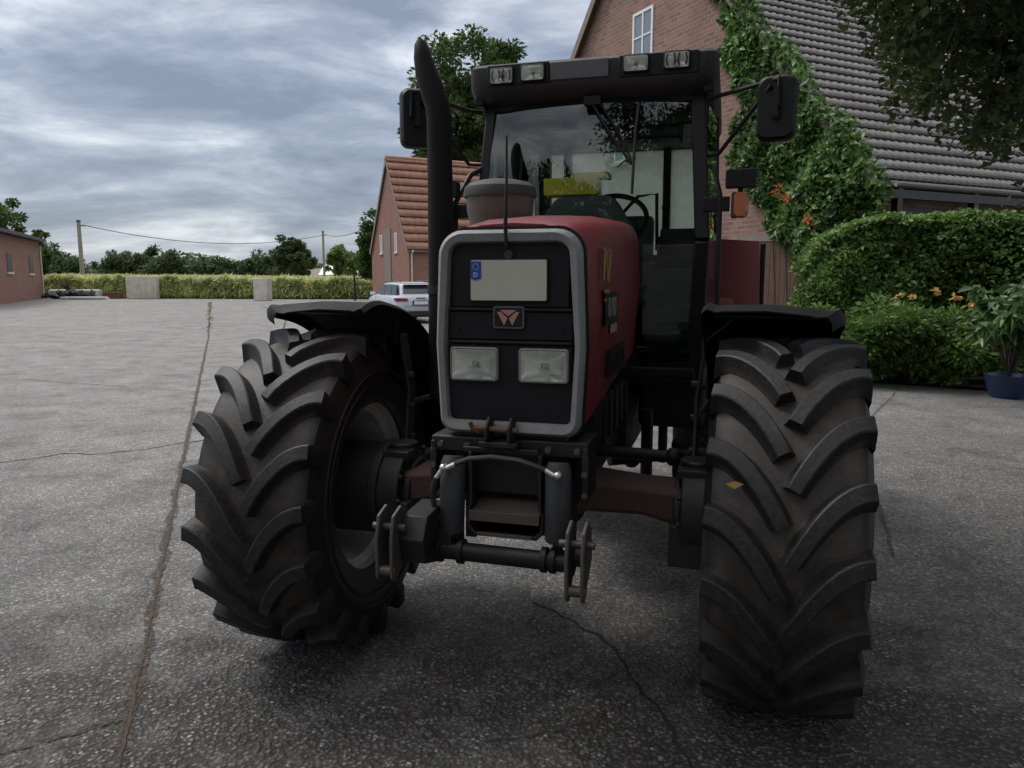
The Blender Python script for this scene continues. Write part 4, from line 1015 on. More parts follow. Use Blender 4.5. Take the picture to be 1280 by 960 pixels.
# boarded door in the gable with lintel
b = MB()
for k in range(14): b.box((-.04, 1.36+k*.155, 1.2), (.04, .148, 2.4))
d = b.build('barn_door', M['woodbrown'], FH, bev=.006); d['label'] = 'brown vertical board door in the farmhouse gable'
b = MB(); b.box((-.03, 2.37, 2.50), (.08, 2.6, .16)); b.build('lintel', M['barge'], FH)
# dark sheet painted for the shade in the carport opening, eave side
b = MB(); b.box((5.2, -.012, 1.5), (8.6, .03, 3.0)); b.build('doorway_shade', M['cardark'], FH)
b = MB()
for k in range(5):
    b = MB(); b.box((.5+k*2.3, -.30, 1.7), (.14, .14, 3.3)); b.build('carport_post', M['cardark'], FH)
b = MB(); b.box((5, -.32, 3.20), (10.4, .12, .16)); b.build('carport_beam', M['cardark'], FH)

# barn with the orange roof
BN = house('brick_barn', (-6.45, 48.2, 0), R(28.5), 7.3, 18, 3.45, 9.35, M['barnbrick'], M['tileorange'], over=.12, ev=.25, tw=.5, th=.62, lip=.11)
tag(BN, 'red brick barn with steep orange tiled roof behind the white car', 'barn')
window(BN, 0, 2.3, 3.9, .42, 1.25, bars=False)
window(BN, 0, 5.2, 3.9, .42, 1.25, bars=False)
b = MB(); b.box((-.03, 3.85, 3.1), (.05, 1.2, 3.6)); dd = b.build('hay_door', M['barge'], BN)
b = MB(); b.tube([(.15, -.33, 3.3), (.15, -.10, 3.1), (.15, -.10, .1)], .055, 8); b.build('downpipe', M['concrete'], BN)

# low brick shed at the left edge
SH = empty('brick_shed', (-37.7, 61.5, 0), R(0))
tag(SH, 'low red brick shed with flat dark roof at the left edge of the yard', 'shed')
b = MB(); b.prism([Vector((0, 0, 0)), Vector((9.2, -22, 0)), Vector((-7, -26, 0)), Vector((-16, -4, 0))], (0, 0, 4.45)); b.build('wall', M['shedbrick'], SH, smooth=0)
b = MB(); b.prism([Vector((.5, .2, 4.47)), Vector((9.8, -22.2, 4.47)), Vector((-7, -26.5, 5.3)), Vector((-16.5, -4, 5.3))], (0, 0, .22)); b.build('roof', M['tarp'], SH, smooth=0)
def shedwin(t, w, hh, z, name='window'):
    c = Vector((9.2*t, -22*t, 0)); dr = Vector((9.2, -22, 0)).normalized(); nrm = Vector((22, 9.2, 0)).normalized()
    b = MB(); b.loft([[c+dr*u*w/2+Vector((0, 0, z+q*hh/2))+nrm*o for u, q in ((-1, -1), (1, -1), (1, 1), (-1, 1))] for o in (-.05, .03)])
    f = b.build(name, M['cardark'], SH)
    b = MB(); b.loft([[c+dr*u*(w+.3)/2+Vector((0, 0, z-hh/2-.1+q*.08))+nrm*o for u, q in ((-1, -1), (1, -1), (1, 1), (-1, 1))] for o in (-.05, .08)]); b.build('sill', M['concrete'], f)
shedwin(.17, 1.5, 1.2, 2.6); shedwin(.48, 1.5, 1.2, 2.65)
b = MB(); b.tube([(.12, -.1, 4.2), (.12, -.1, .1)], .07, 8); b.build('downpipe', M['concrete'], SH)

# concrete blocks by the field
for i, (x, y, w, d, hh, rz, lab) in enumerate(((-29.4, 61.0, 2.2, 1.0, 1.75, R(10), 'wide pale concrete block beside the field, nearer the utility pole'), (-18.1, 55.6, 1.0, 1.0, 1.6, R(-4), 'narrow pale concrete block at the field edge, nearer the barn'))):
    b = MB(); b.box((0, 0, hh/2), (w, d, hh))
    if w > 2:
        for k in range(3): b.box((-w*.05+k*.5, -d/2-.02, hh*.47), (.10, .05, hh*.8))
    o = b.build('concrete_block', M['concrete'], None, bev=.04, loc=(x, y, 0)); o.rotation_euler = (0, 0, rz); tag(o, lab, 'concrete block', 'concrete blocks along the field')
# poles and wires
PL = []
for i, (x, y, hh, r, lab) in enumerate(((-37.2, 66.5, 6.5, .20, 'thick weathered wooden utility pole beside the brick shed'), (-22.0, 90, 7.0, .16, 'thin dark utility pole standing beyond the field near the barn'))):
    u = empty('utility_pole', (x, y, 0)); tag(u, lab, 'utility pole', 'utility poles carrying the wire')
    b = MB(); b.tube([(0, 0, 0), (0, 0, hh)], [r, r*.75], 12); b.build('post', M['pole' if i == 0 else 'barge'], u)
    b = MB(); b.cyl((0, 0, hh-.12), (0, 0, hh+.06), r*.9, 10); b.cyl((r*.6, 0, hh-.4), (r*.6+.45, 0, hh-.4), .05, 8); b.build('insulator', M['gutter'], u)
    PL.append(Vector((x+.3, y, hh-.35)))
def wire(a, c, sag, lab):
    b = MB(); pts = [a.lerp(c, k/24)-Vector((0, 0, sag*4*(k/24)*(1-k/24))) for k in range(25)]; b.tube(pts, .035, 5)
    o = b.build('overhead_wire', M['gutter'], None); tag(o, lab, 'wire')
wire(PL[0], PL[1], 1.3, 'sagging overhead wire strung between the two utility poles')
wire(PL[1], Vector((-11.5, 60, 5.4)), .35, 'overhead wire running from the thin pole to the orange roofed barn')

# junk by the shed
b = MB(); b.box((0, 0, .35), (4.0, .9, .7))
junk = b.build('stone_border', M['concrete'], None, bev=.1, loc=(-35.6, 62.5, 0)); tag(junk, 'low grey stone border between the shed and the utility pole', 'border')
b = MB(); b.box((0, 0, .15), (3.3, .7, .12)); b.box((.3, .3, .06), (2.8, .5, .1)); o = b.build('white_plank', M['white'], None, loc=(-32.8, 58.6, 0)); tag(o, 'white planks lying on the yard in front of the utility pole', 'planks')
gpile = np.random.default_rng(3)
b = MB()
for k in range(16): b.box((gpile.normal()*1.0, gpile.normal()*.3, .15+abs(gpile.normal())*.25), (.6+gpile.random()*.7, .4, .25), rot=(gpile.random(), gpile.random(), gpile.random()*3))
o = b.build('debris_heap', M['tarp'], None, loc=(-35.3, 61.2, 0)); tag(o, 'dark heap of debris under tarpaulin at the foot of the thick pole', 'heap')
b = MB(); b.box((0, 0, .3), (1.3, .8, .45)); b.box((0, -.1, .55), (1.2, .7, .08)); o = b.build('rusty_trough', M['rust'], None, bev=.03, loc=(-31.3, 60, -.05)); tag(o, 'small rusty brown trough left of the wide concrete block', 'trough')
# fence post / gate by barn
gt = empty('field_gate', (-11.3, 55, 0)); tag(gt, 'dark metal gate posts at the field edge left of the barn', 'gate')
b = MB(); b.cyl((0, 0, 0), (0, 0, 1.9), .06, 8); b.build('post', M['iron'], gt)
b = MB(); b.cyl((1.3, .3, 0), (1.3, .3, 1.7), .06, 8); b.build('post', M['iron'], gt)
b = MB()
for z in (.4, .8, 1.2, 1.6):
    b = MB(); b.cyl((0, 0, z), (1.3, .3, z), .025, 6); b.build('rail', M['iron'], gt)

# ---- corn field
def corn():
    g = np.random.default_rng(21)
    # front edge follows the yard edge, rows run back
    n = 52000; u = g.random(n); x = -52+u*54; fy = np.interp(x, [-44, -36, -16, -4, 2], [66, 63.5, 60.2, 60.5, 61])
    y = fy+g.random(n)**2*9; z = .15+g.random(n)*1.55; hh = np.interp(x, [-44, -8], [1.62, 1.25])+.16*np.sin(x*1.3)+.12*np.sin(x*4.1+1)+.28*g.random(n); z = np.minimum(z*1.1, hh-.1)
    o = leafmesh('corn_field', np.stack([x, y, z], 1), .60, M['corn'], seed=2, aspect=.15, up=0, fold=True, droop=-1.1); return o
cf = corn(); tag(cf, 'green maize field beyond the yard, stalks standing at its near edge', 'maize field', kind='stuff')
g = np.random.default_rng(5); n = 30000
x = -60+g.random(n)*70; t = g.random(n)**1.6; y = np.interp(x, [-44, -36, -16, -4, 2], [66, 63.5, 60.2, 60.5, 61])+t*80
P = np.stack([x+(x+25)*t*.6, y, np.interp(x, [-44, -8], [1.72, 1.36])+.10*np.sin(x*1.3)+.15*g.random(n)], 1)
o = leafmesh('corn_tassels', P, .42, M['tassel'], seed=3, aspect=.2, up=0, droop=-1.5); tag(o, 'straw coloured tassels over the top of the maize field', 'maize tassels', kind='stuff')
b = MB(); gx = np.linspace(-150, 120, 90)
b.add([(x, yy, 1.30+.06*math.sin(x*.9+yy)) for yy in (69, 78, 100, 150, 260) for x in gx], [(r*90+c, r*90+c+1, (r+1)*90+c+1, (r+1)*90+c) for r in range(4) for c in range(89)])
def cropmat():
    m, nt, bb = newmat('crop_mass'); co = objco(nt); n = noise(nt, 3, 6, .8, co)
    c = ramp(nt, [(.3, (.26, .29, .11)), (.6, (.42, .42, .2)), (.75, (.5, .48, .26))], n.outputs[0]); nt.links.new(c.outputs[0], bb.inputs['Base Color']); setin(bb, Roughness=1); return m
o = b.build('crop_canopy', cropmat(), None, smooth=0); tag(o, 'tops of the maize field stretching back to the far tree line', 'maize field', kind='stuff')

# ---- trees
def tree(name, loc, hh, rx, label, group, mat, nc, nl, leaf, seed, trunk=.25, zc=.62, rz=None, limbs=6, ry=None, bare=.3, crad=.24, kind=None):
    t = empty(name, loc); tag(t, label, 'tree', group)
    g = np.random.default_rng(seed); rz = rz or hh*.40; ry = ry or rx
    C = ellip((0, 0, hh*zc), (rx, ry, rz), nc, seed, .35)
    P = clumps(C, crad*rx*(.7+.6*g.random(len(C))), nl, seed)
    leafmesh('crown', P, leaf, M[mat], t, seed)
    b = MB(); top = hh*zc
    b.tube([(0, 0, -.1), (.05*rx*.3, 0, hh*bare*.6), (-.05*rx, .03*rx, hh*bare), (.04*rx, 0, top), (0, 0, hh*.88)], [trunk*1.25, trunk, trunk*.85, trunk*.5, trunk*.12], 10)
    for k in range(limbs):
        a = 2*math.pi*(k+g.random()*.5)/limbs; z0 = hh*bare*(.9+.5*g.random()); e = Vector((math.cos(a)*rx*.75, math.sin(a)*ry*.75, z0+hh*(.12+.22*g.random())))
        m_ = Vector((e.x*.45, e.y*.45, z0+(e.z-z0)*.65)); b.tube([(0, 0, z0), m_, e], [trunk*.45, trunk*.3, trunk*.08], 7)
        for j in range(2):
            q = e.lerp(m_, .4)+Vector((g.normal()*rx*.2, g.normal()*ry*.2, hh*.1)); b.tube([m_.lerp(e, .3), q], [trunk*.2, trunk*.05], 5)
    b.build('trunk', M['bark'], t)
    return t
tree('oak_tree', (-2.9, 62, 0), 21.0, 5.6, 'tall leafy tree rising behind the tractor cab and orange roof', None, 'leafmid', 170, 300, .34, 31, .45, .60, 9.0, 9, crad=.23)
tree('oak_tree', (-54.2, 80, 0), 10.8, 3.4, 'green tree overhanging the shed roof at the left edge of the photo', None, 'leafmid', 60, 150, .35, 32)
tree('small_tree', (-42.0, 68, 0), 6.0, 1.6, 'small bushy tree behind the right end of the brick shed', None, 'leafmid', 40, 90, .28, 33, .12)
tree('elm_tree', (-44.0, 155, 0), 9.6, 3.9, 'round isolated dark tree standing alone on the horizon between the poles', None, 'leaffar', 110, 170, .5, 35, .35, .55, 4.4, bare=.12)
tree('maple_tree', (-25.5, 118, 0), 7.2, 3.4, 'light green bushy tree left of the barn behind the white roof', None, 'leaffarlight', 50, 110, .45, 36, .2, .52, 3.4, bare=.1)
tree('alder_tree', (-11.5, 62, 0), 6.2, .9, 'thin dark tree squeezed against the left side of the barn', None, 'leafmid', 70, 90, .26, 38, .1, .55, 3.8, bare=.1, crad=.65)
# the tree belt on the horizon: each crown its own tree
gg = random.Random(9)
X0 = [-158, -149, -141, -132, -124, -116, -107, -99, -90, -81, -73, -64, -56, -49, -33, -24]
lab = ['tree of the far hedgerow, {}']
pos = ['hidden behind the brick shed, farthest left', 'just behind the shed corner', 'dark, right of the shed corner', 'left of the thick utility pole', 'tall, rising right behind the thick utility pole', 'right of the thick pole', 'broad and low, second right of the thick pole', 'above the wide concrete block, left half', 'above the wide concrete block, right half', 'right of the wide concrete block', 'dark and low in the middle of the gap', 'rounded, second left of the isolated tree', 'low, just left of the isolated tree', 'low, touching the isolated tree', 'right of the isolated tree, behind the thin pole', 'low, right of the thin pole']
for i, x in enumerate(X0):
    hh = [8, 8, 8.5, 8, 11, 8, 9, 9.5, 8.5, 8, 6.5, 9, 5.5, 5, 7, 6.5][i]
    tree('hedgerow_tree', (x, 205+gg.uniform(-8, 8), 0), hh, 5.4+gg.random(), 'far hedgerow tree, '+pos[i], 'trees along the horizon', 'leaffar', 44, 90, .8, 50+i, .3, .48, hh*.48, 3, bare=.08, crad=.30)
g2 = np.random.default_rng(8); n = 16000
x = -260+g2.random(n)*270; P = np.stack([x, 225+g2.random(n)*15, g2.random(n)*(6.6+1.8*np.sin(x*.11)+1.2*np.sin(x*.37))], 1)
o = leafmesh('distant_wood', P, 1.5, M['leaffar'], seed=9); tag(o, 'low dark wood closing the horizon behind the hedgerow', 'wood', kind='stuff')
o = sheet('hills', [(-260, 245), (30, 245), (30, 246), (-260, 246)], 0, M['field'])
# distant farm buildings
def farm(x, y, w, d, h1, h2, roofm, wallm, lab, rz=0):
    f = empty('distant_house', (x, y, 0), rz); tag(f, lab, 'house', 'small houses on the horizon')
    b = MB(); b.box((0, 0, h1/2), (w, d, h1)); b.build('wall', wallm, f, smooth=0)
    b = MB(); b.prism([Vector((-w/2-.3, -d/2-.4, h1)), Vector((-w/2-.3, d/2+.4, h1)), Vector((-w/2-.3, 0, h2))], (w+.6, 0, 0)); b.build('roof', roofm, f, smooth=0)
farm(-36.5, 165, 15, 8, 1.9, 3.7, M['barge'], M['concrete'], 'low house with brownish roof beyond the field, left of the white roof')
farm(-27.5, 130, 8, 7, 2.2, 3.9, M['white'], M['white'], 'distant house with bright white roof beyond the field, left of the barn')

# ---- hedge on the right
def hedge():
    h = empty('clipped_hedge', (8.62, 12.5, 0), R(-12)); tag(h, 'tall clipped green hedge in front of the farmhouse', 'hedge')
    g = np.random.default_rng(4); n = 95000
    # rounded box of length 7.2, depth 1.5, height 2.75
    a, c, zt = 3.75, .85, 2.52
    th = g.random(n)*2*math.pi; zz = g.random(n)**.8
    # superellipse ring
    e = .45; cx = np.sign(np.cos(th))*np.abs(np.cos(th))**e; cy = np.sign(np.sin(th))*np.abs(np.sin(th))**e
    top = g.random(n) < .28
    rr = np.where(top, np.sqrt(g.random(n)), 1)
    x = a*cx*rr; y = c*cy*rr
    edge = np.clip((x+a)/1.3, 0, 1); ztl = zt*(.62+.38*np.sqrt(1-(1-edge)**2))
    z = np.where(top, ztl, .05+zz*(ztl-.05))
    rnd = np.where(top, 1, 1-.10*(z/ztl)**6)
    x *= rnd; y *= rnd
    b1 = .09*np.sin(x*2.3+z*1.7)+.07*np.sin(x*5.1-z*4.3)+.04*np.sin(x*11+z*9)
    y = y+np.where(top, 0, np.sign(y)*b1); z = z+np.where(top, b1*.3, 0)
    P = np.stack([x, y, z], 1)+g.normal(size=(n, 3))*.045
    leafmesh('foliage', P, .085, M['leafhedge'], h, 6, up=.35, aspect=.62)
    # inner twiggy mass
    n = 16000; P = np.stack([(g.random(n)*2-1)*(a-.25), (g.random(n)*2-1)*(c-.2), .1+g.random(n)*2.4], 1); P[:, 2] *= .70+.30*np.clip((P[:, 0]+a)/1.3, 0, 1); leafmesh('inner_foliage', P, .26, M['leafnear'], h, 7)
    b = MB()
    for k in range(16):
        x = -3.2+k*.42; b.tube([(x, 0, 0), (x+.1, .05, 1.2), (x-.05, 0, 1.9)], [.035, .025, .01], 6)
    b.build('stem', M['bark'], h)
hedge()
def shrub(name, loc, rx, ry, rz, mat, n, leaf, seed, label, cat='shrub', nc=40, group=None, aspect=.5):
    s = empty(name, loc); tag(s, label, cat, group)
    C = ellip((0, 0, rz*.55), (rx, ry, rz*.55), nc, seed, .3); C = C[C[:, 2] > .03]
    P = clumps(C, .30*rx, n//len(C), seed); P[:, 2] = np.abs(P[:, 2])
    leafmesh('foliage', P, leaf, M[mat], s, seed, aspect=aspect)
    b = MB(); g = random.Random(seed)
    for k in range(9):
        a = g.random()*6.3; b.tube([(0, 0, -.02), (math.cos(a)*rx*.4, math.sin(a)*ry*.4, rz*.5), (math.cos(a)*rx*.75, math.sin(a)*ry*.75, rz*.9)], [.02, .014, .005], 5)
    b.build('stem', M['bark'], s)
    return s
shrub('flowering_shrub', (6.05, 11.35, .05), 1.1, .6, 1.2, 'leafhedge', 15000, .095, 71, 'loose dark green shrub with a few yellow blooms in front of the hedge', nc=60)
shrub('low_shrub', (4.95, 11.75, .05), .75, .5, 1.0, 'leafhedge', 8000, .09, 72, 'low light green shrub at the left foot of the hedge', nc=45)
shrub('low_shrub', (7.3, 11.1, .05), .8, .5, 1.1, 'leafhedge', 7000, .10, 73, 'dark shrub between the flowering shrub and the blue pot', nc=45)
for i, (x, y, z) in enumerate(((5.55, 10.95, 1.36), (5.72, 10.9, 1.33), (6.05, 10.85, 1.40), (6.25, 10.8, 1.33), (6.5, 10.8, 1.25), (5.3, 11.15, .45))):
    P = np.array([(x, y, z)])+np.random.default_rng(i).normal(size=(9, 3))*.025
    o = leafmesh('rose_bloom', P, .075, M['petaly'], None, i, aspect=.9); tag(o, 'small yellow bloom on the shrubs before the hedge', 'flower', 'yellow blooms on the shrub')
# potted plant
pp = empty('potted_plant', (6.72, 10.2, 0)); tag(pp, 'broad leaved green plant in a dark blue pot at the right edge', 'potted plant')
b = MB(); mz = Matrix.Rotation(R(-90), 4, 'Y'); b.lathe([(0, .001), (0, .20), (.12, .25), (.27, .285), (.31, .30), (.31, .27), (.26, .25), (.26, .001)], 28, mz); b.build('pot', M['pot'], pp)
g = np.random.default_rng(14); b = MB(); C = []
for k in range(26):
    a = g.random()*6.28; r = .15+.6*g.random(); h_ = .75+.85*g.random()*(1-.4*r)
    e = Vector((math.cos(a)*r, math.sin(a)*r, .3+h_*.78)); b.tube([(0, 0, .25), (e.x*.4, e.y*.4, .25+h_*.5), e], [.012, .01, .005], 5)
    C.append(e); C.append(e.lerp(Vector((e.x*.4, e.y*.4, .25+h_*.5)), .5))
b.build('stem', M['bark'], pp)
P = np.array([list(c) for c in C]); P = clumps(P, .17, 17, 15, .6); leafmesh('foliage', P, .23, M['leafpot'], pp, 15, up=.5, aspect=.42, droop=.35)

# ---- creeper on the farmhouse gable (local frame of the house: x outward is negative)
cr = empty('climbing_creeper', (6.82, 15.0, 0), R(26)); tag(cr, 'thick green climbing creeper covering the right side of the farmhouse gable', 'climbing plant')
g = np.random.default_rng(17); n = 60000
y = -.55+g.random(n)*5.4; z = .8+g.random(n)*9.5
verge = 3.68+(8.42/7.5)*y
left = np.interp(z, [0, 1.8, 2.6, 3.6, 4.6, 6.2, 8.2, 10], [1.2, 1.5, 2.0, 3.3, 3.55, 3.7, 4.5, 4.7])+.22*np.sin(z*3.1)+.15*np.sin(z*7.7)
keep = (z < verge+.32+.12*np.sin(y*4)) & (y < left)
y, z = y[keep], z[keep]; left = left[keep]; verge = verge[keep]
bul = .12+.55*np.clip(np.minimum((left-y)/1.2, 1), 0, 1)*np.clip((7.5-z)/5, .35, 1)*(.7+.3*np.sin(y*2.4+z*1.9)+.22*np.sin(y*5+z*4.3))
x = -bul*(.45+.55*g.random(len(y)))-.02
onroof = z > verge; x = np.where(onroof, -.35+g.random(len(y))*.5, x)
P = np.stack([x, y, z], 1)+g.normal(size=(len(y), 3))*.05
leafmesh('foliage', P, .155, M['leafivy'], cr, 18, up=.35, aspect=.55, droop=.5, Nrm=np.tile(np.array([[-1., 0, .3]]), (len(P), 1)), nrmw=.45)
b = MB()
for k in range(6):
    y0 = .3+k*.35; b.tube([(-.04, y0, 0), (-.05, y0+.2, 2), (-.05, y0+.5, 4.2), (-.05, min(y0+.9, 4.2), 5.2)], [.04, .03, .02, .008], 6)
b.build('stem', M['bark'], cr)
mw = Matrix.Translation((6.82, 15.0, 0)) @ Matrix.Rotation(R(26), 4, 'Z')
for i, (yy, zz) in enumerate(((1.55, 3.38), (1.25, 3.22), (.65, 2.75))):
    p = mw @ Vector((-.78 if yy < 2 else -.45, yy, zz)); P = np.array([list(p)])+np.random.default_rng(30+i).normal(size=(22, 3))*.055
    o = leafmesh('trumpet_flower', P, .075, M['petal'], None, 30+i, aspect=.7); tag(o, 'cluster of orange trumpet flowers on the creeper', 'flower', 'orange flowers on the creeper')

# ---- near tree whose boughs hang over the yard (trunk outside the frame on the right)
nt_ = empty('lime_tree', (9.2, 4.2, 0)); tag(nt_, 'big dark leafy tree whose boughs hang into the top right of the photo', 'tree')
b = MB(); b.tube([(0, 0, -.1), (.1, 0, 2.2), (-.1, .1, 4.5), (0, 0, 8.5)], [.42, .34, .28, .1], 14)
bough = [((-.1, .1, 3.4), (-2.6, 1.6, 5.0), (-5.0, 2.6, 4.9)), ((-.1, .1, 3.8), (-2.2, 2.8, 4.6), (-4.4, 4.2, 4.1)), ((0, 0, 4.5), (-3.5, .2, 6.2), (-6.6, .6, 6.0)), ((0, 0, 4.2), (-3, -2, 5.8), (-6, -3.6, 5.8)), ((0, 0, 4.2), (1, 3, 5.6), (1.4, 5, 6)), ((0, 0, 3.2), (-1.8, 2.0, 3.9), (-3.8, 3.0, 3.6)), ((0, 0, 3.0), (-2.2, 3.4, 3.8), (-3.6, 5.2, 3.6))]
for q in bough: b.tube(q, [.15, .09, .025], 9)
BP = [Vector(q[i]).lerp(Vector(q[i+1]), k/6) for q in bough for i in (0, 1) for k in range(7)]
g = np.random.default_rng(40)
# boughs in view: clump centres below an uneven lower envelope (tree-local)
Cc = []
xs_, zs_ = [2.1, 2.6, 2.9, 3.15, 3.35, 3.65, 3.9, 4.15, 4.4, 4.65, 5.2, 6.5], [4.2, 4.05, 3.95, 3.5, 3.15, 2.95, 2.95, 2.6, 2.35, 2.3, 2.3, 2.4]
for k in range(2200):
    yy = 5.6+g.random()*3.2; s = yy/7; xx = 2.1+g.random()*4.2
    env = np.interp(xx, xs_, zs_); zz = env+abs(g.normal())*.0+g.random()**.8*3.6
    X_, Z_ = xx*s, 1.6+(zz-1.6)*s
    dens = .42+.6*(zz-env)/1.2 + (.25 if zz > 4.0 else 0)
    if g.random() < dens: Cc.append((X_-9.2, yy-4.2, Z_))
Cc = np.array(Cc[:1150])
P1 = clumps(Cc, .22, 60, 41, .8)
# crown above the yard and behind the camera
C2 = ellip((-3.0, -3.4, 7.4), (6.8, 6.6, 2.6), 360, 42, .3); C2 = C2[C2[:, 2] > 4.6]
P2 = clumps(C2, .75, 60, 43, .7)
for c in Cc[::6]:
    c = Vector(c); q = min(BP, key=lambda p_: (p_-c).length); b.tube([c, c.lerp(q, .5)+Vector((.03, .05, .10*(q-c).length)), q], [.004, .008, .014], 5)
b.build('trunk', M['bark'], nt_)
leafmesh('hanging_boughs', P1, .075, M['leafnear'], nt_, 44, aspect=.7, up=.5, droop=.3)
leafmesh('crown', P2, .26, M['leafnear'], nt_, 45, aspect=.75)
# trees behind the photographer: they shade the front of the tractor and show in the windscreen
tree('beech_tree', (-2.4, -12.5, 0), 16.5, 4.6, 'tall tree behind the camera, mirrored in the windscreen', None, 'leafnear', 190, 150, .26, 81, .35)
tree('beech_tree', (-10.5, -12.5, 0), 11.5, 5.6, 'broad low tree behind the camera to the left', None, 'leafnear', 170, 260, .26, 83, .35, .55)
tree('beech_tree', (6.5, -13, 0), 12.0, 5, 'tall beech tree behind the camera to the right', None, 'leafnear', 130, 130, .30, 82, .35)

# ---- white estate car
car = empty('parked_car', (-3.25, 27.2, 0), R(24)); tag(car, 'white estate car parked in front of the brick barn', 'car')
# local: +y forward (away), x right, rear at y=0
def sec(y, hw, zb, zs, zt, ht):  # lower body section: half width, bottom, shoulder, top, half top
    return [Vector((x, y, z)) for x, z in ((-hw*.90, zb), (-hw, zb+.18), (-hw, zs-.12), (-hw*.965, zs), (-ht, zt), (ht, zt), (hw*.965, zs), (hw, zs-.12), (hw, zb+.18), (hw*.90, zb))]
b = MB()
b.loft([sec(0, .80, .38, .84, .90, .66), sec(.06, .87, .30, .90, .97, .70), sec(.35, .905, .24, .93, 1.0, .72), sec(1.2, .915, .20, .95, 1.0, .72), (sec(2.6, .915, .20, .95, .98, .74)), sec(3.5, .905, .20, .93, .98, .74), sec(4.3, .86, .24, .82, .88, .66), sec(4.62, .70, .34, .62, .68, .5)])
b.build('body', M['carwhite'], car, smooth=40)
b = MB(); RL = []
for y, z, w0, w1 in ((.10, .96, .74, .74), (.36, 1.30, .62, .66), (.55, 1.43, .54, .60), (1.6, 1.475, .56, .64), (2.6, 1.44, .56, .64), (3.45, 1.0, .66, .70)):
    RL.append([Vector((x, y, zz)) for x, zz in ((-w1-.10*(z < 1.2), .93), (-w1, max(.95, z-.07)), (-w0, z), (w0, z), (w1, max(.95, z-.07)), (w1+.10*(z < 1.2), .93))])
b.loft(RL); b.build('greenhouse', M['carwhite'], car, smooth=30)
b = MB(); b.box((0, .30, 1.415), (1.12, .20, .035)); b.build('spoiler', M['carwhite'], car, bev=.01)
b = MB(); b.prism([Vector((-.60, .20, 1.07)), Vector((.60, .20, 1.07)), Vector((.52, .42, 1.36)), Vector((-.52, .42, 1.36))], (0, -.05, .02)); b.build('rear_window', M['carglass'], car, smooth=0)
for s in (-1, 1):
    b = MB()
    for y0, y1 in ((.62, 1.30), (1.36, 2.25), (2.30, 3.0)):
        b.prism([Vector((s*.70, y0, 1.0)), Vector((s*.70, y1+(.2 if y1 > 2.9 else 0), 1.0)), Vector((s*.645, y1-(.25 if y1 > 2.9 else 0), 1.37)), Vector((s*.645, y0+(.08 if y0 < 1 else 0), 1.37))], (s*.025, 0, 0))
    b.build('side_window', M['carglass'], car, smooth=0)
    b = MB(); b.prism([Vector((s*.88, -.01, .80)), Vector((s*.88, -.01, .92)), Vector((s*.50, -.035, .90)), Vector((s*.45, -.035, .86)), Vector((s*.52, -.035, .80))], (0, .12, 0)); b.box((s*.897, .14, .87), (.03, .22, .10)); b.build('tail_light', M['tail'], car, bev=.006)
    b = MB(); b.tube([(s*.56, .6, 1.46), (s*.57, .75, 1.51), (s*.58, 2.5, 1.49), (s*.57, 2.65, 1.45)], .018, 6); b.build('roof_rail', M['cardark'], car)
    b = MB(); b.box((s*.99, 3.0, 1.02), (.20, .10, .13)); b.build('side_mirror', M['carwhite'], car, bev=.03)
    for y in (.85, 3.72):
        w = empty('wheel', (s*.83, y, .33), 0, car)
        b = MB(); b.lathe([(-.10, .22), (-.11, .30), (-.08, .33), (.08, .33), (.11, .30), (.10, .22)], 28); b.build('tyre', M['cardark'], w)
        b = MB(); b.lathe([(s*.06, .001), (s*.09, .05), (s*.07, .1), (s*.09, .225)], 20); b.build('rim', M['chrome'], w)
        b = MB(); b.lathe([(-.11, .37), (s*.02+.08, .37), (s*.02+.08, .345), (-.11, .345)], 24); b.build('wheel_arch', M['cardark'], w)
b = MB(); b.box((0, -.005, .37), (1.50, .10, .16)); b.box((0, .10, .28), (1.3, .2, .10)); b.box((0, -.025, .63), (1.3, .012, .012)); b.build('bumper_trim', M['cardark'], car, bev=.02)
b = MB(); b.box((0, -.052, .74), (.52, .012, .115)); b.build('license_plate', M['white'], car)
b = MB(); b.box((0, -.042, .74), (.62, .012, .16)); b.box((0, -.04, .905), (.34, .012, .035)); b.build('plate_recess', M['cardark'], car)

# ------------------------------------------------------------------ camera, light, sky
cam = bpy.data.cameras.new('camera'); co_ = bpy.data.objects.new('camera', cam); COL.objects.link(co_)
cam.sensor_width = 36; cam.lens = 950/1280*36; cam.clip_end = 4000; cam.clip_start = .05
co_.location = (0, 0, 1.6); co_.rotation_euler = (R(90)-math.atan(132/950), 0, 0); SC.camera = co_
SUN_EL, SUN_AZ = 52, -62      # degrees; azimuth from +Y, negative = to the left
sl = bpy.data.lights.new('sun', 'SUN'); so = bpy.data.objects.new('sun', sl); COL.objects.link(so)
sl.energy = 1.2; sl.angle = R(18); sl.color = (1, .97, .92)
d = Vector((math.sin(R(SUN_AZ))*math.cos(R(SUN_EL)), math.cos(R(SUN_AZ))*math.cos(R(SUN_EL)), math.sin(R(SUN_EL))))
so.rotation_euler = d.to_track_quat('Z', 'Y').to_euler()
W = bpy.data.worlds.new('World'); SC.world = W; W.use_nodes = True; nt = W.node_tree
bg = nt.nodes['Background']; bg.inputs[1].default_value = .1
sky = N(nt, 'ShaderNodeTexSky', sky_type='NISHITA'); sky.sun_disc = False; sky.sun_elevation = R(SUN_EL); sky.sun_rotation = R(SUN_AZ)
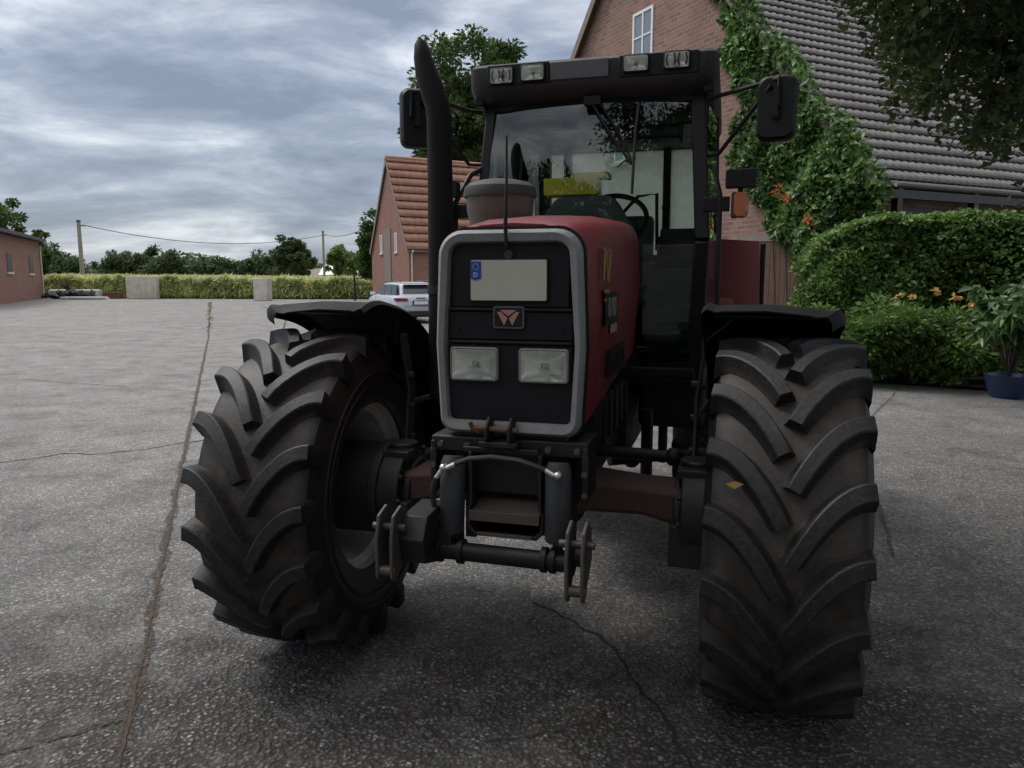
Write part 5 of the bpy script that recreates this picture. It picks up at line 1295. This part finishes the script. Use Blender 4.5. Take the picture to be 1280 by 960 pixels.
tc = N(nt, 'ShaderNodeTexCoord'); sp = N(nt, 'ShaderNodeSeparateXYZ'); nt.links.new(tc.outputs['Generated'], sp.inputs[0])
zz = mth(nt, 'MAXIMUM', sp.outputs[2], 0.0); dn = mth(nt, 'ADD', zz, .22)
cb = N(nt, 'ShaderNodeCombineXYZ'); nt.links.new(mth(nt, 'MULTIPLY', mth(nt, 'DIVIDE', sp.outputs[0], dn), .55), cb.inputs[0]); nt.links.new(mth(nt, 'DIVIDE', sp.outputs[1], dn), cb.inputs[1]); cb.inputs[2].default_value = 3.3
n1 = noise(nt, 1.15, 9, .60, cb.outputs[0], .6); n2 = noise(nt, 4.2, 7, .6, cb.outputs[0], .5)
cb2 = N(nt, 'ShaderNodeCombineXYZ'); nt.links.new(sp.outputs[0], cb2.inputs[0]); nt.links.new(sp.outputs[1], cb2.inputs[1]); nt.links.new(mth(nt, 'MULTIPLY', sp.outputs[2], 3.4), cb2.inputs[2])
n3 = noise(nt, 4.6, 10, .56, cb2.outputs[0], .35)
v = mth(nt, 'ADD', mth(nt, 'MULTIPLY_ADD', n1.outputs[0], .38, mth(nt, 'MULTIPLY', n2.outputs[0], .12)), mth(nt, 'MULTIPLY', n3.outputs[0], .5))
cl = ramp(nt, [(.40, (1.9, 2.3, 3.1)), (.465, (2.8, 3.25, 4.1)), (.52, (4.3, 4.75, 5.5)), (.59, (7.2, 7.5, 8.0))], v)
gain = ramp(nt, [(0, .66), (.12, .74), (.35, .90), (.6, 1.6), (1, 2.4)], zz)
warm = ramp(nt, [(.25, (1, 1, 1)), (.6, (1.18, 1.07, .97)), (1, (1.18, 1.07, .97))], zz)
cc = N(nt, 'ShaderNodeVectorMath', operation='SCALE'); nt.links.new(mixc(nt, 1., cl.outputs[0], warm.outputs[0], 'MULTIPLY'), cc.inputs[0]); nt.links.new(gain.outputs[0], cc.inputs['Scale'])
nt.links.new(mixc(nt, .90, sky.outputs[0], cc.outputs[0]), bg.inputs[0])
SC.view_settings.view_transform = 'Standard'; SC.view_settings.look = 'None'; SC.view_settings.exposure = .62; SC.view_settings.gamma = 1
